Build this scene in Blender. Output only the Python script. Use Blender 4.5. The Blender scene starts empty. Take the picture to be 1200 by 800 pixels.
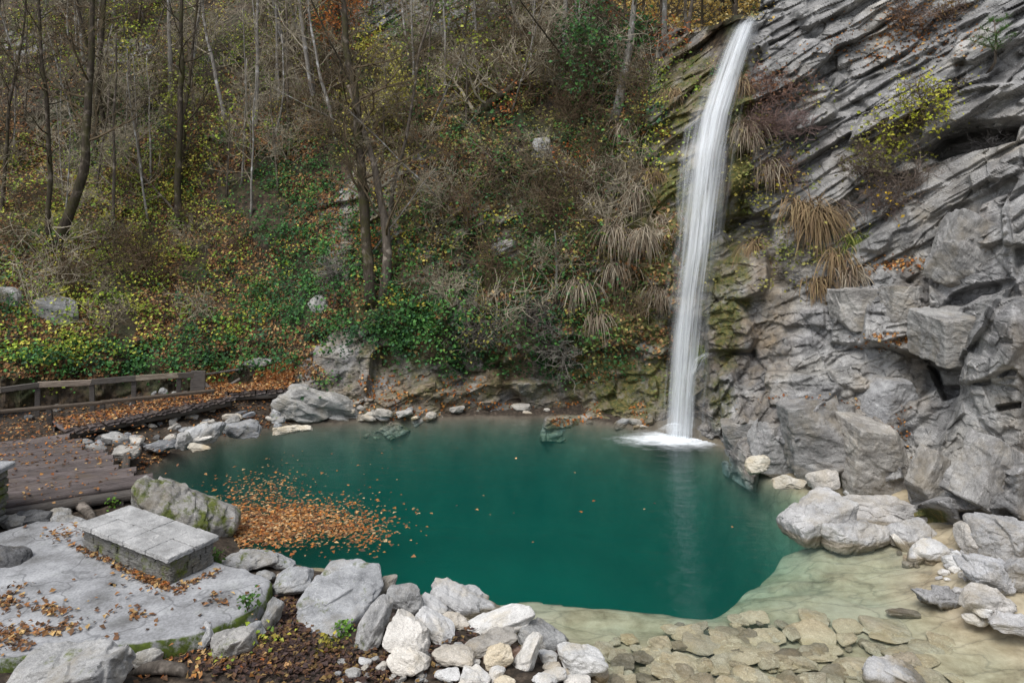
import bpy, math, random
import numpy as np
rng = np.random.default_rng(11)
R = random.Random(5)
sc = bpy.context.scene
COL = sc.collection
# ---------------------------------------------------------------- survey of the place
# camera stands 6 m above the water at the origin and looks along +Y; P() turns a bearing and a distance into metres
F, CX, CY, H = 800.0, 600.0, 262.0, 6.0
def P(px, py, Y): return np.array([(px-CX)*Y/F, Y, H-(py-CY)*Y/F])
def onz(px, py, z=0.0): return P(px, py, (H-z)*F/(py-CY))

# ---------------------------------------------------------------- noise
def _hash(ix, iy, iz, s):
    with np.errstate(over='ignore'):
        h = (ix.astype(np.int64).astype(np.uint32)*np.uint32(374761393) + iy.astype(np.int64).astype(np.uint32)*np.uint32(668265263)
             + iz.astype(np.int64).astype(np.uint32)*np.uint32(2246822519) + np.uint32((s*3266489917) & 0xffffffff))
        h ^= h >> np.uint32(15); h *= np.uint32(2246822519); h ^= h >> np.uint32(13); h *= np.uint32(3266489917); h ^= h >> np.uint32(16)
    return h.astype(np.float64)/4294967296.0
def vnoise(p, s=0):
    f = np.floor(p); t = p-f; t = t*t*(3-2*t); o = 0
    for a in (0, 1):
        for b in (0, 1):
            for c in (0, 1):
                w = (t[:, 0] if a else 1-t[:, 0])*(t[:, 1] if b else 1-t[:, 1])*(t[:, 2] if c else 1-t[:, 2])
                o = o + w*_hash(f[:, 0]+a, f[:, 1]+b, f[:, 2]+c, s)
    return o*2-1
def fbm(p, o=4, s=0, g=.5):
    a, r, q = 1.0, 0, np.array(p, float)
    for i in range(o):
        r = r+a*vnoise(q, s+i*17); q = q*2.03+7.1; a *= g
    return r
def facets(p, B, size, s, tilt=.8, soft=60.):
    """displacement of fractured, bedded rock: every cell is a slab with its own set-back and tilt; also the closeness to a joint"""
    q = (p@np.array(B).T)/np.array(size)
    f = np.floor(q); n = len(q)
    d1 = np.full(n, 1e9); d2 = np.full(n, 1e9); num = np.zeros(n); den = np.zeros(n)+1e-30
    for a in (-1, 0, 1):
        for b in (-1, 0, 1):
            for c in (-1, 0, 1):
                g = f+np.array([a, b, c])
                ctr = np.stack([g[:, k]+.1+.8*_hash(g[:, 0], g[:, 1], g[:, 2], s+k+1) for k in range(3)], 1)
                dv = q-ctr; d = np.sqrt((dv**2).sum(1))
                v = (_hash(g[:, 0], g[:, 1], g[:, 2], s+9)*2-1)
                for k in range(3):
                    v = v+tilt*(_hash(g[:, 0], g[:, 1], g[:, 2], s+20+k)*2-1)*dv[:, k]
                w = np.exp(-soft*d); num += v*w; den += w
                m = d < d1
                d2 = np.where(m, d1, np.minimum(d2, d)); d1 = np.where(m, d, d1)
    return num/den, d2-d1
def sstep(a, b, x):
    t = np.clip((x-a)/(b-a), 0, 1); return t*t*(3-2*t)
def poly_sd(pts, x, y):
    """signed distance to a polygon, positive inside"""
    pts = np.array(pts, float); n = len(pts); d = np.full(x.shape, 1e9); ins = np.zeros(x.shape, bool)
    for i in range(n):
        a, b = pts[i], pts[(i+1) % n]; e = b-a; L = max((e**2).sum(), 1e-9)
        t = np.clip(((x-a[0])*e[0]+(y-a[1])*e[1])/L, 0, 1)
        d = np.minimum(d, np.hypot(x-a[0]-t*e[0], y-a[1]-t*e[1]))
        c = ((a[1] > y) != (b[1] > y))
        with np.errstate(divide='ignore', invalid='ignore'):
            ins ^= c & (x < (b[0]-a[0])*(y-a[1])/(b[1]-a[1]+1e-12)+a[0])
    return np.where(ins, d, -d)

# ---------------------------------------------------------------- mesh helpers
def mesh_np(name, V, Fc, mat=None, smooth=False, col=None, uv=None, attrs=None):
    V = np.asarray(V, np.float32); Fc = np.asarray(Fc, np.int32); k = Fc.shape[1]
    me = bpy.data.meshes.new(name)
    me.vertices.add(len(V)); me.vertices.foreach_set('co', V.ravel())
    me.loops.add(Fc.size); me.loops.foreach_set('vertex_index', Fc.ravel())
    me.polygons.add(len(Fc)); me.polygons.foreach_set('loop_start', np.arange(0, Fc.size, k, dtype=np.int32))
    me.polygons.foreach_set('use_smooth', np.full(len(Fc), smooth))
    me.update(calc_edges=True)
    def put(nm, c):
        c = np.asarray(c, np.float32)
        if c.shape[1] == 3: c = np.concatenate([c, np.ones((len(c), 1), np.float32)], 1)
        a = me.color_attributes.new(nm, 'FLOAT_COLOR', 'POINT'); a.data.foreach_set('color', c.ravel())
    if col is not None: put('col', col)
    for nm, c in (attrs or {}).items(): put(nm, c)
    if uv is not None:
        l = me.uv_layers.new(name='UVMap'); l.data.foreach_set('uv', np.asarray(uv, np.float32)[Fc.ravel()].ravel())
    if mat: me.materials.append(mat)
    return me
def link(name, me, parent=None, loc=None):
    o = bpy.data.objects.new(name, me); COL.objects.link(o)
    if parent: o.parent = parent
    if loc is not None: o.location = loc
    return o
def tag(o, label=None, cat=None, group=None, kind=None):
    if label: o['label'] = label
    if cat: o['category'] = cat
    if group: o['group'] = group
    if kind: o['kind'] = kind
    return o
def empty(name, loc, label, cat, group=None):
    o = bpy.data.objects.new(name, None); COL.objects.link(o); o.location = [float(v) for v in loc]; o.empty_display_size = .2
    return tag(o, label, cat, group)
class MB:
    """collects quads/tris with colours into one mesh (triangles stored as quads are avoided: everything is triangulated)"""
    def __init__(s): s.V, s.F, s.C, s.U, s.n = [], [], [], [], 0
    def add(s, V, Fc, c=(1, 1, 1), uv=None):
        V = np.asarray(V, float); Fc = np.asarray(Fc, int)
        if Fc.shape[1] == 4: Fc = np.concatenate([Fc[:, [0, 1, 2]], Fc[:, [0, 2, 3]]])
        s.V.append(V); s.F.append(Fc+s.n); s.n += len(V)
        c = np.asarray(c, float); s.C.append(np.tile(c, (len(V), 1)) if c.ndim == 1 else c)
        s.U.append(np.zeros((len(V), 2)) if uv is None else uv)
    def mesh(s, name, mat, smooth=False):
        return mesh_np(name, np.concatenate(s.V), np.concatenate(s.F), mat, smooth, np.concatenate(s.C), np.concatenate(s.U))
def tube(mb, pts, rad, n=5, c=(1, 1, 1)):
    pts = np.asarray(pts, float); m = len(pts); rad = np.asarray(rad, float)
    t = np.gradient(pts, axis=0); t /= np.linalg.norm(t, axis=1, keepdims=True)+1e-9
    ref = np.array([.31, .8, .52]) if abs(t[0] @ np.array([.31, .8, .52])) < .9 else np.array([1., 0, 0])
    u = np.cross(t, ref); u /= np.linalg.norm(u, axis=1, keepdims=True)+1e-9; w = np.cross(t, u)
    a = np.arange(n)*2*math.pi/n
    V = pts[:, None, :]+rad[:, None, None]*(np.cos(a)[None, :, None]*u[:, None, :]+np.sin(a)[None, :, None]*w[:, None, :])
    i = np.arange(m-1)[:, None]*n; j = np.arange(n)[None, :]; k = (j+1) % n
    Q = np.stack([i+j, i+k, i+n+k, i+n+j], -1).reshape(-1, 4)
    V = V.reshape(-1, 3)
    cap = np.array([[(m-1)*n, (m-1)*n+q, (m-1)*n+q+1, (m-1)*n+q+1] for q in range(1, n-1)]) if n > 2 else np.zeros((0, 4), int)
    cp2 = np.array([[0, q+1, q, q] for q in range(1, n-1)])
    T = np.concatenate([Q[:, [0, 1, 2]], Q[:, [0, 2, 3]], cap[:, :3], cp2[:, :3]])
    s = np.concatenate([[0], np.cumsum(np.linalg.norm(np.diff(pts, axis=0), axis=1))])
    uv = np.stack([np.repeat(s, n), np.tile(np.arange(n)/n, m)], 1)
    cc = np.asarray(c, float)
    if cc.ndim == 2 and len(cc) == m: cc = np.repeat(cc, n, 0)
    mb.add(V, T, cc, uv)
def box(mb, c, size, Rm=None, ch=.0, sub=0, c_=(1, 1, 1)):
    """chamfered box"""
    x, y, z = np.array(size)/2; V = []; k = min(ch, x*.9, y*.9, z*.9) if ch else min(x, y, z)*.12
    for sx in (-1, 1):
        for sy in (-1, 1):
            for sz in (-1, 1):
                V += [(sx*x, sy*(y-k), sz*(z-k)), (sx*(x-k), sy*y, sz*(z-k)), (sx*(x-k), sy*(y-k), sz*z)]
    V = np.array(V)
    def vi(sx, sy, sz, a): return ((sx > 0)*4+(sy > 0)*2+(sz > 0))*3+a
    Fq = []
    for a in range(3):
        for s in (-1, 1):
            o = [(-1, -1), (1, -1), (1, 1), (-1, 1)]
            idx = []
            for p, q in o:
                sg = [0, 0, 0]; sg[a] = s; sg[(a+1) % 3] = p; sg[(a+2) % 3] = q; idx.append(vi(*sg, a))
            Fq.append(idx if s > 0 else idx[::-1])
    for a in range(3):
        b, d = (a+1) % 3, (a+2) % 3
        for p in (-1, 1):
            for q in (-1, 1):
                sg1 = [0, 0, 0]; sg1[b] = p; sg1[d] = q; sg2 = list(sg1); sg1[a] = -1; sg2[a] = 1
                f = [vi(*sg1, b), vi(*sg2, b), vi(*sg2, d), vi(*sg1, d)]
                Fq.append(f if p*q < 0 else f[::-1])
    Ft = []
    for sx in (-1, 1):
        for sy in (-1, 1):
            for sz in (-1, 1):
                f = [vi(sx, sy, sz, 0), vi(sx, sy, sz, 1), vi(sx, sy, sz, 2)]
                f = f if sx*sy*sz > 0 else f[::-1]; Ft.append(f+[f[2]])
    uv = np.stack([V[:, 0]+c[0], (V[:, 1]+V[:, 2])*1.0+c[2]], 1)
    if Rm is not None: V = V@np.array(Rm).T
    Fq = np.array(Fq); T = np.concatenate([Fq[:, [0, 1, 2]], Fq[:, [0, 2, 3]], np.array(Ft)[:, :3]])
    mb.add(V+np.array(c), T, c_, uv)
def frame(d, up=(0, 0, 1)):
    """rotation whose local x runs along d"""
    d = np.array(d, float); d /= np.linalg.norm(d); y = np.cross(up, d); y /= np.linalg.norm(y); z = np.cross(d, y)
    return np.stack([d, y, z], 1)
def grid_faces(nu, nv):
    i, j = np.meshgrid(np.arange(nu-1), np.arange(nv-1), indexing='ij'); a = (i*nv+j).ravel()
    return np.stack([a, a+nv, a+nv+1, a+1], 1)

# ---------------------------------------------------------------- materials
class NT:
    def __init__(s, name):
        s.m = bpy.data.materials.new(name); s.m.use_nodes = True; s.t = s.m.node_tree; s.t.nodes.clear()
        s.out = s.n('ShaderNodeOutputMaterial')
    def n(s, ty, **kw):
        x = s.t.nodes.new(ty)
        for k, v in kw.items():
            if k in x.inputs.keys(): x.inputs[k].default_value = v
            else: setattr(x, k, v)
        return x
    def l(s, a, b): s.t.links.new(a, b)
    def noise(s, vec, scale, detail=6, rough=.6, dist=0):
        x = s.n('ShaderNodeTexNoise'); x.inputs['Scale'].default_value = scale; x.inputs['Detail'].default_value = detail
        x.inputs['Roughness'].default_value = rough; x.inputs['Distortion'].default_value = dist
        if vec is not None: s.l(vec, x.inputs['Vector'])
        return x.outputs['Fac']
    def ramp(s, fac, stops):
        x = s.n('ShaderNodeValToRGB'); e = x.color_ramp.elements
        while len(e) < len(stops): e.new(.5)
        for q, (p, c) in zip(e, stops):
            q.position = p; q.color = (c, c, c, 1) if np.isscalar(c) else (*c, 1)
        s.l(fac, x.inputs['Fac']); return x.outputs['Color']
    def mix(s, fac, a, b, mode='MIX'):
        x = s.n('ShaderNodeMix', data_type='RGBA', blend_type=mode)
        for sock, v in ((x.inputs[0], fac), (x.inputs[6], a), (x.inputs[7], b)):
            if hasattr(v, 'is_output'): s.l(v, sock)
            else: sock.default_value = v if np.isscalar(v) else (*v, 1)
        return x.outputs[2]
    def math(s, op, a, b=None, clamp=False):
        x = s.n('ShaderNodeMath', operation=op, use_clamp=clamp)
        for sock, v in ((x.inputs[0], a), (x.inputs[1], b)):
            if v is None: continue
            if hasattr(v, 'is_output'): s.l(v, sock)
            else: sock.default_value = v
        return x.outputs[0]
    def mapping(s, vec, rot=(0, 0, 0), scale=(1, 1, 1), loc=(0, 0, 0)):
        x = s.n('ShaderNodeMapping'); x.inputs['Rotation'].default_value = rot; x.inputs['Scale'].default_value = scale; x.inputs['Location'].default_value = loc
        s.l(vec, x.inputs['Vector']); return x.outputs[0]
    def bump(s, h, strength, dist, prev=None):
        x = s.n('ShaderNodeBump'); x.inputs['Strength'].default_value = strength; x.inputs['Distance'].default_value = dist
        s.l(h, x.inputs['Height'])
        if prev is not None: s.l(prev, x.inputs['Normal'])
        return x.outputs[0]
    def princ(s, col, rough=.8, normal=None, spec=.3):
        x = s.n('ShaderNodeBsdfPrincipled')
        for nm, v in (('Base Color', col), ('Roughness', rough)):
            if hasattr(v, 'is_output'): s.l(v, x.inputs[nm])
            else: x.inputs[nm].default_value = v if np.isscalar(v) else (*v, 1)
        x.inputs['Specular IOR Level'].default_value = spec
        if normal is not None: s.l(normal, x.inputs['Normal'])
        s.l(x.outputs[0], s.out.inputs['Surface']); return x

MOSS1, MOSS2 = (.04, .055, .012), (.13, .15, .025)
def rock_color(t, vec, c0, c1, c2, strata, sc_=1.0):
    """bedded grey rock: bands along the bedding, blotches, thin pale veins and dark joints"""
    sv = t.mapping(vec, rot=strata, scale=(.7*sc_, .7*sc_, 2.4*sc_))
    band = t.noise(sv, 1.3, 9, .68, .5)
    blot = t.noise(vec, 1.3*sc_, 6, .6)
    fine = t.noise(vec, 14*sc_, 6, .7)
    k = t.math('ADD', t.math('MULTIPLY', band, .55), t.math('MULTIPLY', blot, .3)); k = t.math('ADD', k, t.math('MULTIPLY', fine, .25))
    col = t.ramp(k, [(.40, c0), (.53, c1), (.68, c2)])
    vein = t.noise(t.mapping(vec, rot=(.3, .5, .9), scale=(.5*sc_, .5*sc_, 2.2*sc_)), 2.3, 3, .5, .8)
    vv = t.ramp(vein, [(.492, 0.), (.5, 1.), (.508, 0.)])
    col = t.mix(t.math('MULTIPLY', vv, .35), col, tuple(min(.75, x*1.6) for x in c2))
    speck = t.ramp(t.noise(vec, 40*sc_, 3, .6), [(.36, .72), (.5, 1.0), (.66, 1.12)])
    col = t.mix(1.0, col, speck, 'MULTIPLY')
    return col, band, fine, sv
def mat_sheet():
    t = NT('gorge_terrain'); co = t.n('ShaderNodeTexCoord').outputs['Object']
    at = t.n('ShaderNodeAttribute', attribute_name='mask'); sep = t.n('ShaderNodeSeparateColor'); t.l(at.outputs['Color'], sep.inputs[0])
    rk, ms, br = sep.outputs
    col, band, fine, sv = rock_color(t, co, (.095, .093, .09), (.245, .241, .232), (.45, .44, .425), (0.2, -.55, .1))
    brn = t.ramp(t.noise(co, 2.2, 7, .65), [(.35, (.10, .07, .04)), (.55, (.24, .185, .12)), (.75, (.40, .34, .25))])
    n1 = t.noise(co, .9, 6, .65)
    fb = t.math('MULTIPLY', br, t.ramp(n1, [(.36, .1), (.62, 1.25)]), True)
    col = t.mix(fb, col, brn)
    wet = t.ramp(t.noise(t.mapping(co, scale=(1.6, 1.6, .16)), 1.5, 6, .65, .2), [(.36, .5), (.5, 1.), (.7, 1.08)])     # seepage streaks down the face
    col = t.mix(1.0, col, wet, 'MULTIPLY')
    pat = t.ramp(t.noise(co, .55, 5, .6), [(.4, (.80, .80, .82)), (.55, (1, 1, 1)), (.7, (1.12, 1.07, .98))]); col = t.mix(1.0, col, pat, 'MULTIPLY')
    soil = t.ramp(t.noise(co, 5, 8, .7), [(.34, (.012, .009, .006)), (.5, (.042, .029, .018)), (.66, (.10, .068, .036))])
    soil = t.mix(t.ramp(t.noise(co, 1.1, 5, .6), [(.45, 0.), (.65, .75)]), soil, t.ramp(t.noise(co, 17, 4, .6), [(.3, (.012, .018, .005)), (.7, (.045, .058, .015))]))
    rf = t.math('ADD', rk, t.math('MULTIPLY', t.math('SUBTRACT', t.noise(co, 1.6, 8, .72), .5), 1.5))
    rf = t.ramp(rf, [(.38, 0.), (.62, 1.)])
    col = t.mix(rf, soil, col)
    mf = t.math('MULTIPLY', ms, t.math('ADD', 1.0, t.math('MULTIPLY', t.math('SUBTRACT', t.noise(co, 1.7, 8, .72), .5), 3.4)))
    mf = t.ramp(mf, [(.38, 0.), (.72, .95)])
    moss = t.ramp(t.noise(co, 9, 6, .7), [(.3, (.035, .04, .012)), (.48, (.075, .085, .02)), (.62, (.17, .13, .04)), (.76, (.14, .18, .03))])
    col = t.mix(mf, col, moss)
    rough = t.n('ShaderNodeValue'); rough.outputs[0].default_value = .78
    b1 = t.bump(t.noise(sv, 4, 9, .72, .3), .6, .07)
    b2 = t.bump(t.noise(co, 16, 8, .75), .6, .03, b1)
    t.princ(col, rough.outputs[0], b2, .35); return t.m
def mat_rock(name, c0, c1, c2, moss=0., strata=(.3, .5, .2), sc_=2.2, wet=False, stain=.55):
    t = NT(name); co = t.n('ShaderNodeTexCoord').outputs['Object']
    inf = t.n('ShaderNodeObjectInfo')
    ofs = t.n('ShaderNodeVectorMath', operation='ADD'); t.l(co, ofs.inputs[0])
    comb = t.n('ShaderNodeCombineXYZ'); r20 = t.math('MULTIPLY', inf.outputs['Random'], 37.0)
    for k in range(3): t.l(r20, comb.inputs[k])
    t.l(comb.outputs[0], ofs.inputs[1]); v = ofs.outputs[0]
    col, band, fine, sv = rock_color(t, v, c0, c1, c2, strata, sc_)
    tint = t.ramp(inf.outputs['Random'], [(0, (.68, .68, .69)), (.25, (.84, .84, .84)), (.5, (1, 1, 1)), (.75, (1.05, .99, .90)), (1, (.86, .89, .95))])
    col = t.mix(1.0, col, tint, 'MULTIPLY')
    st = t.ramp(t.noise(v, 1.6*sc_/2, 6, .65), [(.5, 0.), (.68, stain)])
    col = t.mix(st, col, tuple(x*y for x, y in zip(c1, (.85, .72, .5))))
    if moss > 0:
        geo = t.n('ShaderNodeNewGeometry'); sx = t.n('ShaderNodeSeparateXYZ'); t.l(geo.outputs['Normal'], sx.inputs[0])
        mf = t.math('ADD', t.noise(v, 2.6, 7, .7), t.math('MULTIPLY', sx.outputs[2], .03))
        mf = t.ramp(mf, [(.62-.2*moss, 0.), (.72-.2*moss, 1.)])
        col = t.mix(mf, col, t.ramp(t.noise(v, 12, 5, .7), [(.3, MOSS1), (.7, MOSS2)]))
    b1 = t.bump(t.noise(sv, 4, 8, .65, .3), .6, .05)
    b2 = t.bump(t.noise(v, 30, 6, .7), .55, .012, b1)
    rg = .8
    if not wet:                                                    # damp, algae darkened band at the water line
        g2 = t.n('ShaderNodeNewGeometry'); sz = t.n('ShaderNodeSeparateXYZ'); t.l(g2.outputs['Position'], sz.inputs[0])
        wl = t.math('SUBTRACT', sz.outputs[2], t.math('MULTIPLY', t.noise(v, 3, 4), .14))
        wl = t.ramp(wl, [(.0, 1.), (.05, 0.)]); col = t.mix(wl, col, t.mix(1.0, col, (.50, .45, .36), 'MULTIPLY'))
        rg = t.math('SUBTRACT', .8, t.math('MULTIPLY', wl, .45))
    t.princ(col, rg, b2, .35); return t.m
def mat_attr(name, rough=.7, trans=.0, var=.25, scale=30, spec=.25):
    t = NT(name); a = t.n('ShaderNodeAttribute', attribute_name='col').outputs['Color']
    co = t.n('ShaderNodeTexCoord').outputs['Object']
    col = t.mix(1.0, a, t.ramp(t.noise(co, scale, 4, .6), [(.3, 1-var), (.7, 1+var)]), 'MULTIPLY')
    p = t.princ(col, rough, None, spec)
    if trans > 0:
        tr = t.n('ShaderNodeBsdfTranslucent'); t.l(col, tr.inputs['Color'])
        m = t.n('ShaderNodeMixShader'); m.inputs[0].default_value = trans; t.l(p.outputs[0], m.inputs[1]); t.l(tr.outputs[0], m.inputs[2])
        t.l(m.outputs[0], t.out.inputs['Surface'])
    return t.m
def mat_bark(name, c0, c1, moss=.0):
    t = NT(name); co = t.n('ShaderNodeTexCoord').outputs['Object']
    v = t.mapping(co, scale=(3, 3, .6))
    f = t.noise(v, 5, 7, .7)
    col = t.ramp(f, [(.32, c0), (.68, c1)])
    col = t.mix(t.ramp(t.noise(co, 3.2, 4, .6), [(.56, 0.), (.64, .7)]), col, tuple(min(.5, x*2.0+.03) for x in c1))
    if moss: col = t.mix(t.ramp(t.noise(co, 1.4, 6, .7), [(.62-.25*moss, 0.), (.78-.25*moss, .8)]), col, (.05, .05, .014))
    t.princ(col, .9, t.bump(f, .7, .02), .15); return t.m
def mat_wood(name, c0, c1, c2):
    t = NT(name); uv = t.n('ShaderNodeUVMap').outputs[0]; co = t.n('ShaderNodeTexCoord').outputs['Object']
    at = t.n('ShaderNodeAttribute', attribute_name='col').outputs['Color']
    v = t.mapping(uv, scale=(1.2, 16, 1)); f = t.noise(v, 2.5, 8, .7, .4)
    col = t.ramp(f, [(.3, c0), (.52, c1), (.75, c2)])
    col = t.mix(1.0, col, at, 'MULTIPLY')
    col = t.mix(t.ramp(t.noise(co, 1.7, 6, .65), [(.5, 0.), (.7, .6)]), col, (.10, .075, .05))
    b = t.bump(t.noise(v, 5, 6, .7), .7, .015)
    t.princ(col, t.ramp(t.noise(co, 3, 3), [(.3, .55), (.7, .85)]), b, .3); return t.m

M = {}
M['sheet'] = mat_sheet()
M['grey'] = mat_rock('grey_boulder_rock', (.13, .13, .13), (.27, .27, .265), (.44, .44, .43))
M['slab'] = mat_rock('slab_rock', (.14, .145, .15), (.29, .295, .30), (.46, .465, .47), .12, (.2, .9, .3))
M['pale'] = mat_rock('pale_limestone', (.36, .355, .34), (.58, .575, .56), (.72, .715, .70))
M['beige'] = mat_rock('beige_stone', (.26, .24, .21), (.44, .41, .36), (.60, .57, .52))
M['cream'] = mat_rock('cream_stone', (.36, .31, .24), (.55, .50, .40), (.70, .66, .57))
M['rust'] = mat_rock('reddish_stone', (.16, .10, .08), (.30, .21, .18), (.50, .42, .38))
M['dark'] = mat_rock('dark_wet_stone', (.05, .05, .052), (.12, .12, .12), (.24, .24, .24))
M['mossy'] = mat_rock('mossy_boulder_rock', (.12, .115, .10), (.26, .25, .23), (.42, .41, .39), .62)
M['bedstone'] = mat_rock('submerged_stone', (.16, .13, .08), (.34, .29, .20), (.50, .45, .34), wet=True)
M['shore'] = mat_rock('shore_rock', (.17, .168, .165), (.36, .355, .35), (.56, .55, .54), .0, (.1, .35, .1), 1.6)
M['masonry'] = mat_rock('mossy_masonry', (.075, .075, .062), (.155, .15, .135), (.26, .255, .235), .45, (.3, .5, .2), 3)
M['bench_top'] = mat_rock('bench_slab_stone', (.19, .19, .19), (.32, .325, .33), (.52, .525, .53), .0, (0, 0, 0), 2, False, .0)
M['leaf'] = mat_attr('leaf_blades', .55, .3)
M['litter'] = mat_attr('dry_leaves', .75, .1)
M['twig'] = mat_attr('bare_twigs', .9, 0, .35, 6, .1)
M['grass'] = mat_attr('dry_grass', .8, .25)
# ================================================================ THE GORGE WALLS AND HILLSIDE (one surveyed sheet)
ctl = [(-200,455,18),(0,450,19.5),(100,447,20.5),(200,445,21.3),(300,440,22),(350,470,21.6),(400,493,20.9),(520,488,21.2),(640,488,21.2),(700,494,20.8),(770,506,20.0),(800,512,19.8),(840,520,18.7),(880,545,16.96),(920,560,16.1),(1000,577,15.2),(1060,600,14.2),(1130,625,13.4),(1200,640,12.8),(1380,690,11.2),
 (-200,520,17.8),(0,510,19.2),(200,500,21.2),(350,530,21.4),(520,550,21.1),(700,550,20.7),(800,560,19.7),(880,590,16.9),(1000,620,15.1),(1060,640,14.1),(1200,690,12.7),(1380,750,11.1),
 (-200,400,19.5),(0,400,21),(150,400,22.3),(300,400,23.2),(380,400,22.4),(450,400,21.9),(550,400,21.7),(650,400,21.6),(720,400,21.2),(790,400,20.7),(850,400,19.5),(900,400,18.3),(960,400,17.3),(1030,400,16.6),(1080,400,16),(1110,400,15.5),(1160,400,14.3),(1200,400,13.5),(1380,400,12),
 (-200,300,22.4),(0,300,24),(150,300,25.3),(300,300,25.7),(400,300,24.2),(500,300,23.1),(600,300,22.5),(700,300,21.8),(790,300,20.9),(850,300,20.1),(930,300,19.1),(1000,300,18.3),(1060,300,17.3),(1120,300,15.9),(1200,300,14.5),(1380,300,12.8),
 (-200,200,26),(0,200,27.8),(150,200,28.6),(300,200,28.4),(400,200,26.5),(500,200,24.8),(600,200,23.8),(700,200,22.8),(790,200,21.3),(830,180,20.7),(860,200,20.6),(930,200,20.0),(1000,200,19.3),(1060,200,18.3),(1130,200,16.9),(1200,200,15.6),(1380,200,13.8),
 (-200,100,30.5),(0,100,32),(150,100,32.3),(300,100,31.5),(400,100,29.2),(500,100,27.2),(600,100,25.8),(700,100,24.6),(780,100,22.6),(830,100,21.3),(880,100,21.2),(950,100,20.9),(1030,100,20.1),(1120,100,18.5),(1200,100,17),(1380,100,15.2),
 (-200,20,34.5),(0,20,36),(150,20,36),(300,20,34.8),(400,20,32),(500,20,30),(600,20,28.5),(700,20,27.4),(770,20,26),(820,30,24),(865,22,21.9),(900,20,21.9),(960,20,21.6),(1040,20,21),(1120,20,20),(1200,20,18.6),(1380,20,16.6),
 (-200,-170,44),(0,-170,46),(300,-170,44),(500,-170,38),(700,-170,35),(800,-170,33),(870,-170,26),(950,-170,25),(1100,-170,23),(1200,-170,21.5),(1380,-170,19)]
ctl = np.array(ctl, float)
def tps_fit(c, lam=.0005):
    p = c[:, :2]/300; n = len(p); d2 = ((p[:, None]-p[None])**2).sum(-1)
    K = .5*d2*np.log(d2+1e-12)+lam*np.eye(n); A = np.concatenate([np.ones((n, 1)), p], 1)
    Mx = np.block([[K, A], [A.T, np.zeros((3, 3))]])
    return p, np.linalg.solve(Mx, np.concatenate([c[:, 2], np.zeros(3)]))
tp, tw = tps_fit(ctl)
def depth(px, py):
    q = np.stack([px, py], 1)/300; o = tw[-3]+q@tw[-2:]
    for k in range(len(tp)):
        d2 = ((q-tp[k])**2).sum(1); o = o+tw[k]*.5*d2*np.log(d2+1e-12)
    return o
Wx = [-220,0,150,300,335,360,400,520,640,700,770,830,880,920,1000,1060,1200,1380]
Wy = [470,455,449,447,470,497,497,490,490,495,508,518,547,562,580,603,645,720]
US, VS = 2.2, 2.2
pu = np.concatenate([np.arange(-200, 380, 2.4), np.arange(380, 800, 1.8), np.arange(800, 1212, 1.25), np.arange(1212, 1381, 2.4)]); nv = 520
foot = np.interp(pu, Wx, Wy)+np.interp(pu, [900, 1060], [26, 60])
top = np.full(len(pu), -165.0)
tt = np.linspace(0, 1, nv)
GX = np.repeat(pu[:, None], nv, 1); GY = top[:, None]+(foot-top)[:, None]*tt[None]
px, py = GX.ravel(), GY.ravel()
Yd = depth(px, py)
base = np.stack([(px-CX)*Yd/F, Yd, H-(py-CY)*Yd/F], 1)
def grid_normals(V, nu, nv):
    G = V.reshape(nu, nv, 3); n = np.cross(np.gradient(G, axis=0), np.gradient(G, axis=1)); n /= np.linalg.norm(n, axis=2, keepdims=True)+1e-9
    n = n.reshape(-1, 3); s = np.sign((n*(np.array([0, 0, H])-V)).sum(1)); return n*s[:, None]
nrm = grid_normals(base, len(pu), nv)
# which ground is bare rock / mossy / brown stained
def blob(x, y, rx, ry, soft=.5): return 1-sstep(1-soft, 1+soft, np.hypot((px-x)/rx, (py-y)/ry))
wob = 26*fbm(np.stack([px/70, py/70, px*0], 1), 3, 3)
edge = np.interp(py, [-170, 0, 120, 200, 300, 400, 540], [893, 890, 868, 862, 838, 826, 822])
rock = sstep(-14, 14, px+wob*.5-edge)
lowc = sstep(-22, 22, py+wob-np.interp(px, [330, 390, 450, 560, 640, 700, 760, 830], [470, 378, 392, 392, 396, 385, 325, 250]))*sstep(330, 370, px)
rock = np.maximum(rock, lowc*.95)
mid_ = sstep(330, 430, px)*(1-sstep(790, 820, px))*sstep(90, 260, py)
rock = np.maximum(rock, mid_*sstep(.15, .45, fbm(np.stack([px/55, py/80, px*0], 1), 4, 21))*.8)
for b in [(470,22,62,28),(520,5,50,30),(635,175,14,13),(600,285,22,16),(715,215,16,22),(150,60,30,16),(30,50,26,14),(545,330,18,30),(400,410,20,40),(805,130,45,110),(640,235,20,14),(560,15,26,20)]:
    rock = np.maximum(rock, blob(*b)*.9)
moss = np.maximum.reduce([mid_*.45, blob(805,110,40,75)*.62, blob(770,170,40,90)*.4, blob(795,270,50,100)*.8, blob(740,425,105,85)*.68, blob(868,160,16,110)*.85, blob(850,330,34,120)*.65, blob(565,400,110,45)*.35, blob(470,390,70,40)*.4, blob(846,470,20,40)*.55, blob(200,170,240,70)*.25, blob(50,265,60,30)*.75, blob(90,60,130,60)*.3, blob(1090,605,26,10)*.8])
brown = np.maximum.reduce([lowc*.62*(1-sstep(815, 870, px+wob)), mid_*.85, blob(875,380,50,120)*.7, blob(845,60,26,90)*.9, blob(930,300,60,60)*.3, blob(800,120,50,90)*.7, blob(1060,205,80,50)*.25, rock*.42*sstep(-.1, .5, fbm(np.stack([px/60, py/90, px*0], 1), 4, 27))*sstep(40, 330, py)])
E1 = np.array([.80, -.30, .52]); E1 /= np.linalg.norm(E1); E3 = np.cross(E1, [.35, .93, .05]); E3 /= np.linalg.norm(E3); E2 = np.cross(E3, E1)
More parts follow.
